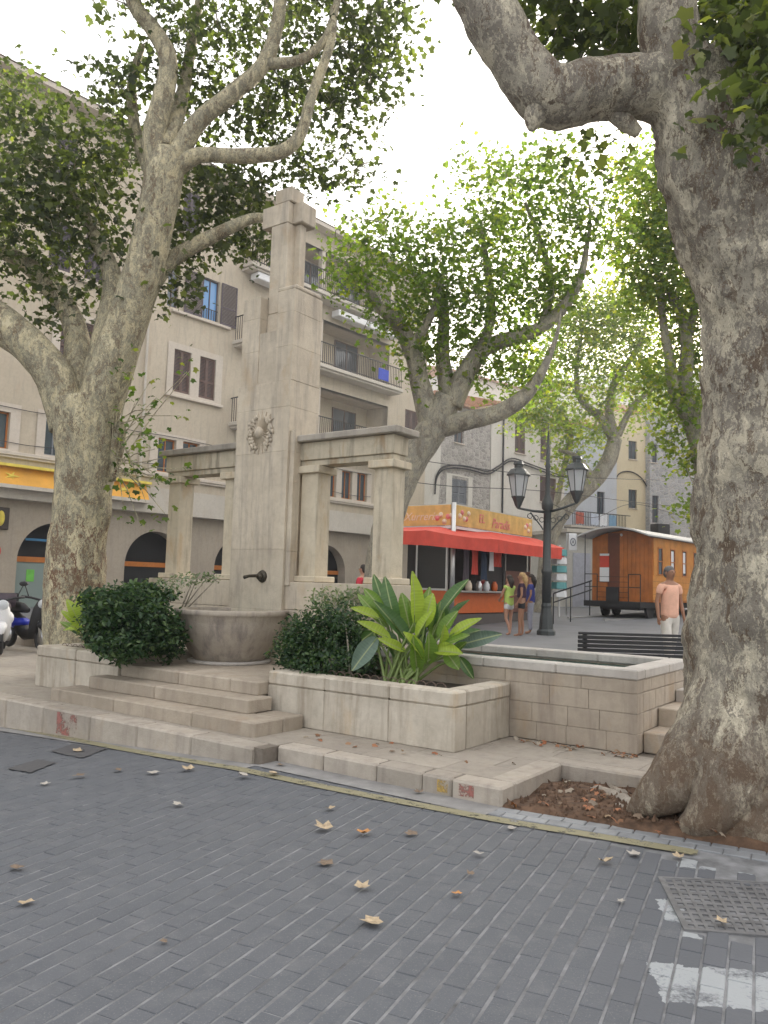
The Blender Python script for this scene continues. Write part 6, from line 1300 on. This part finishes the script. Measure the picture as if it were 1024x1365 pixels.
person('blonde woman in a dark top and black shorts standing by the kiosk', feet(695, 848, 21.6), math.radians(75), 1.70, clothm('dark_top', (.045, .02, .045)), clothm('black_shorts', (.015, .015, .018)), HB, .22, ((.20, .10, 1.14), (.05, .24, 1.08)), ((-.22, -.02, 1.12), (-.2, .1, .9)), ((.10, .0, .48), (.10, -.02, .08)), ((-.10, .05, .48), (-.08, .05, .08)), 1.08, True, .4, True, 'skin2')
person('dark haired woman in a blue top standing behind the blonde woman', feet(707, 842, 22.6), math.radians(80), 1.66, clothm('blue_top', (.05, .06, .25)), clothm('grey_trousers', (.30, .30, .36)), HD, .2, ((.22, 0, 1.12), (.22, .1, .9)), None, ((.1, .02, .48), (.1, .0, .08)), None, .9, False, .5, True, 'skin2')
person('man in a salmon pink short sleeved shirt and cream trousers walking behind the bench', feet(893, 888, 14.0), math.radians(200), 1.74, clothm('salmon_shirt', (.74, .42, .30)), clothm('cream_trousers', (.60, .56, .50)), plain('grey_hair', (.12, .115, .115), .7, var=.3, scale=40), .0, ((.25, -.02, 1.12), (.27, .04, .86)), None, ((.10, .06, .48), (.10, .10, .08)), ((-.10, -.04, .48), (-.10, -.14, .10)), .84, False, .55, False, 'skin2')
person('person in a bright red shirt seen through the right wing of the monument', feet(482, 845, 19.5), math.radians(60), 1.74, clothm('red_shirt', (.62, .04, .07)), clothm('dark_trousers', (.05, .05, .07)), HD, .0, ((.24, .02, 1.12), (.22, .15, .92)), None, ((.1, .02, .48), (.1, 0, .08)), None, .88, False, .6, False, 'skin')
person('kiosk seller in a dark red top behind the counter', feet(638, 842, 26.0), math.radians(200), 1.70, clothm('dark_red_top', (.25, .03, .03)), clothm('dark_apron', (.04, .04, .04)), HD, .0, ((.22, .08, 1.14), (.14, .25, 1.05)), None, ((.1, .02, .48), (.1, 0, .08)), None, .9, False, .5, False, 'skin2')
# ---------------------------------------------------------------- scooters
def scooter(label, base, head, bodym, seatm, accent=None, shield=False):
    t = thing('scooter', label, 'scooter', base); t.rotation_euler = (0, 0, head)
    def mk(mb, nm, mat, par=t, sm=True):
        me = bpy.data.meshes.new(nm); me.from_pydata(mb.v, [], mb.f); me.materials.append(mat); me.polygons.foreach_set('use_smooth', [sm]*len(me.polygons)); o = bpy.data.objects.new(nm, me); link(o, par); return o
    V3 = Vector
    for y in (.62, -.62):
        tor = MB(); pts = [V3((0, y+.2*math.cos(k*math.pi/8), .25+.2*math.sin(k*math.pi/8))) for k in range(17)]; tor.tube(pts, .055, 8, False); w = mk(tor, 'wheel', M['undercarriage'])
        hub = MB(); hub.tube([V3((-.04, y, .25)), V3((.04, y, .25))], .14, 14); mk(hub, 'rim', M['steel'], w)
    b = MB(); b.tube([V3((0, .50, .92)), V3((0, .47, .80)), V3((0, .44, .62)), V3((0, .38, .42)), V3((0, .26, .30)), V3((0, -.02, .27)), V3((0, -.16, .34)), V3((0, -.24, .50)), V3((0, -.5, .58)), V3((0, -.82, .66))], [.07, .12, .15, .15, .10, .10, .12, .14, .14, .05], 14); mk(b, 'body', bodym)
    f = MB(); f.tube([V3((0, .80, .36)), V3((0, .72, .47)), V3((0, .58, .50)), V3((0, .46, .44))], [.04, .09, .10, .05], 10); mk(f, 'front_fender', bodym)
    s_ = MB(); s_.tube([V3((0, .02, .74)), V3((0, -.2, .78)), V3((0, -.5, .80)), V3((0, -.75, .86))], [.05, .10, .11, .06], 12); mk(s_, 'seat', seatm)
    fk = MB(); fk.tube([V3((.05, .62, .25)), V3((.05, .50, .75))], .025, 8); fk.tube([V3((-.05, .62, .25)), V3((-.05, .50, .75))], .025, 8); mk(fk, 'fork', M['steel'])
    hb = MB(); hb.tube([V3((-.34, .38, 1.02)), V3((-.18, .44, 1.0)), V3((0, .47, .95)), V3((.18, .44, 1.0)), V3((.34, .38, 1.02))], .022, 8); h_ = mk(hb, 'handlebar', M['undercarriage'])
    for sx in (-1, 1):
        m_ = MB(); m_.tube([V3((sx*.22, .42, 1.02)), V3((sx*.30, .42, 1.22))], .01, 6); m_.blob(V3((sx*.31, .42, 1.26)), (.075, .02, .045), 10, 6); mk(m_, 'mirror', M['undercarriage'], h_)
    hl = MB(); hl.blob(V3((0, .56, .88)), (.10, .07, .09), 12, 8); mk(hl, 'headlight', M['lampglass'])
    if shield: sh_ = MB(); sh_.add([V3((-.22, .52, .98)), V3((.22, .52, .98)), V3((.18, .42, 1.38)), V3((-.18, .42, 1.38)), V3((0, .57, .98)), V3((0, .46, 1.42))], [(0, 4, 5, 3), (4, 1, 2, 5)]); mk(sh_, 'windscreen', M['lampglass'])
    if accent: a_ = MB(); a_.blob(V3((0, -.35, .50)), (.21, .3, .12), 12, 8); mk(a_, 'side_panel', accent)
    tb = MB(); tb.box(Frame((0, 0, 0), math.pi/2), -.17, .17, -.95, -.68, .80, 1.05); mk(tb, 'top_box', seatm)
    return t
q = at(2, 858, 14.6); q.z = .16; scooter('white scooter at the left edge of the view with its front towards the camera', q, math.radians(203), M['white'], M['violet_shutter'], None, False)
q = at(34, 852, 15.4); q.z = .16; scooter('dark scooter with a blue side panel parked beside the left trunk', q, math.radians(232), M['undercarriage'], M['undercarriage'], plain('blue_paint', (.02, .04, .5), .3), False)
hm = MB(); hm.blob((0, 0, 0), (.13, .15, .14), 14, 9)
me = bpy.data.meshes.new('helmet'); me.from_pydata(hm.v, [], hm.f); me.materials.append(M['white']); me.polygons.foreach_set('use_smooth', [True]*len(me.polygons)); o = bpy.data.objects.new('helmet', me); link(o); o.location = at(8, 824, 14.3); tag(o, 'white helmet resting on the white scooter at the left edge', 'helmet')
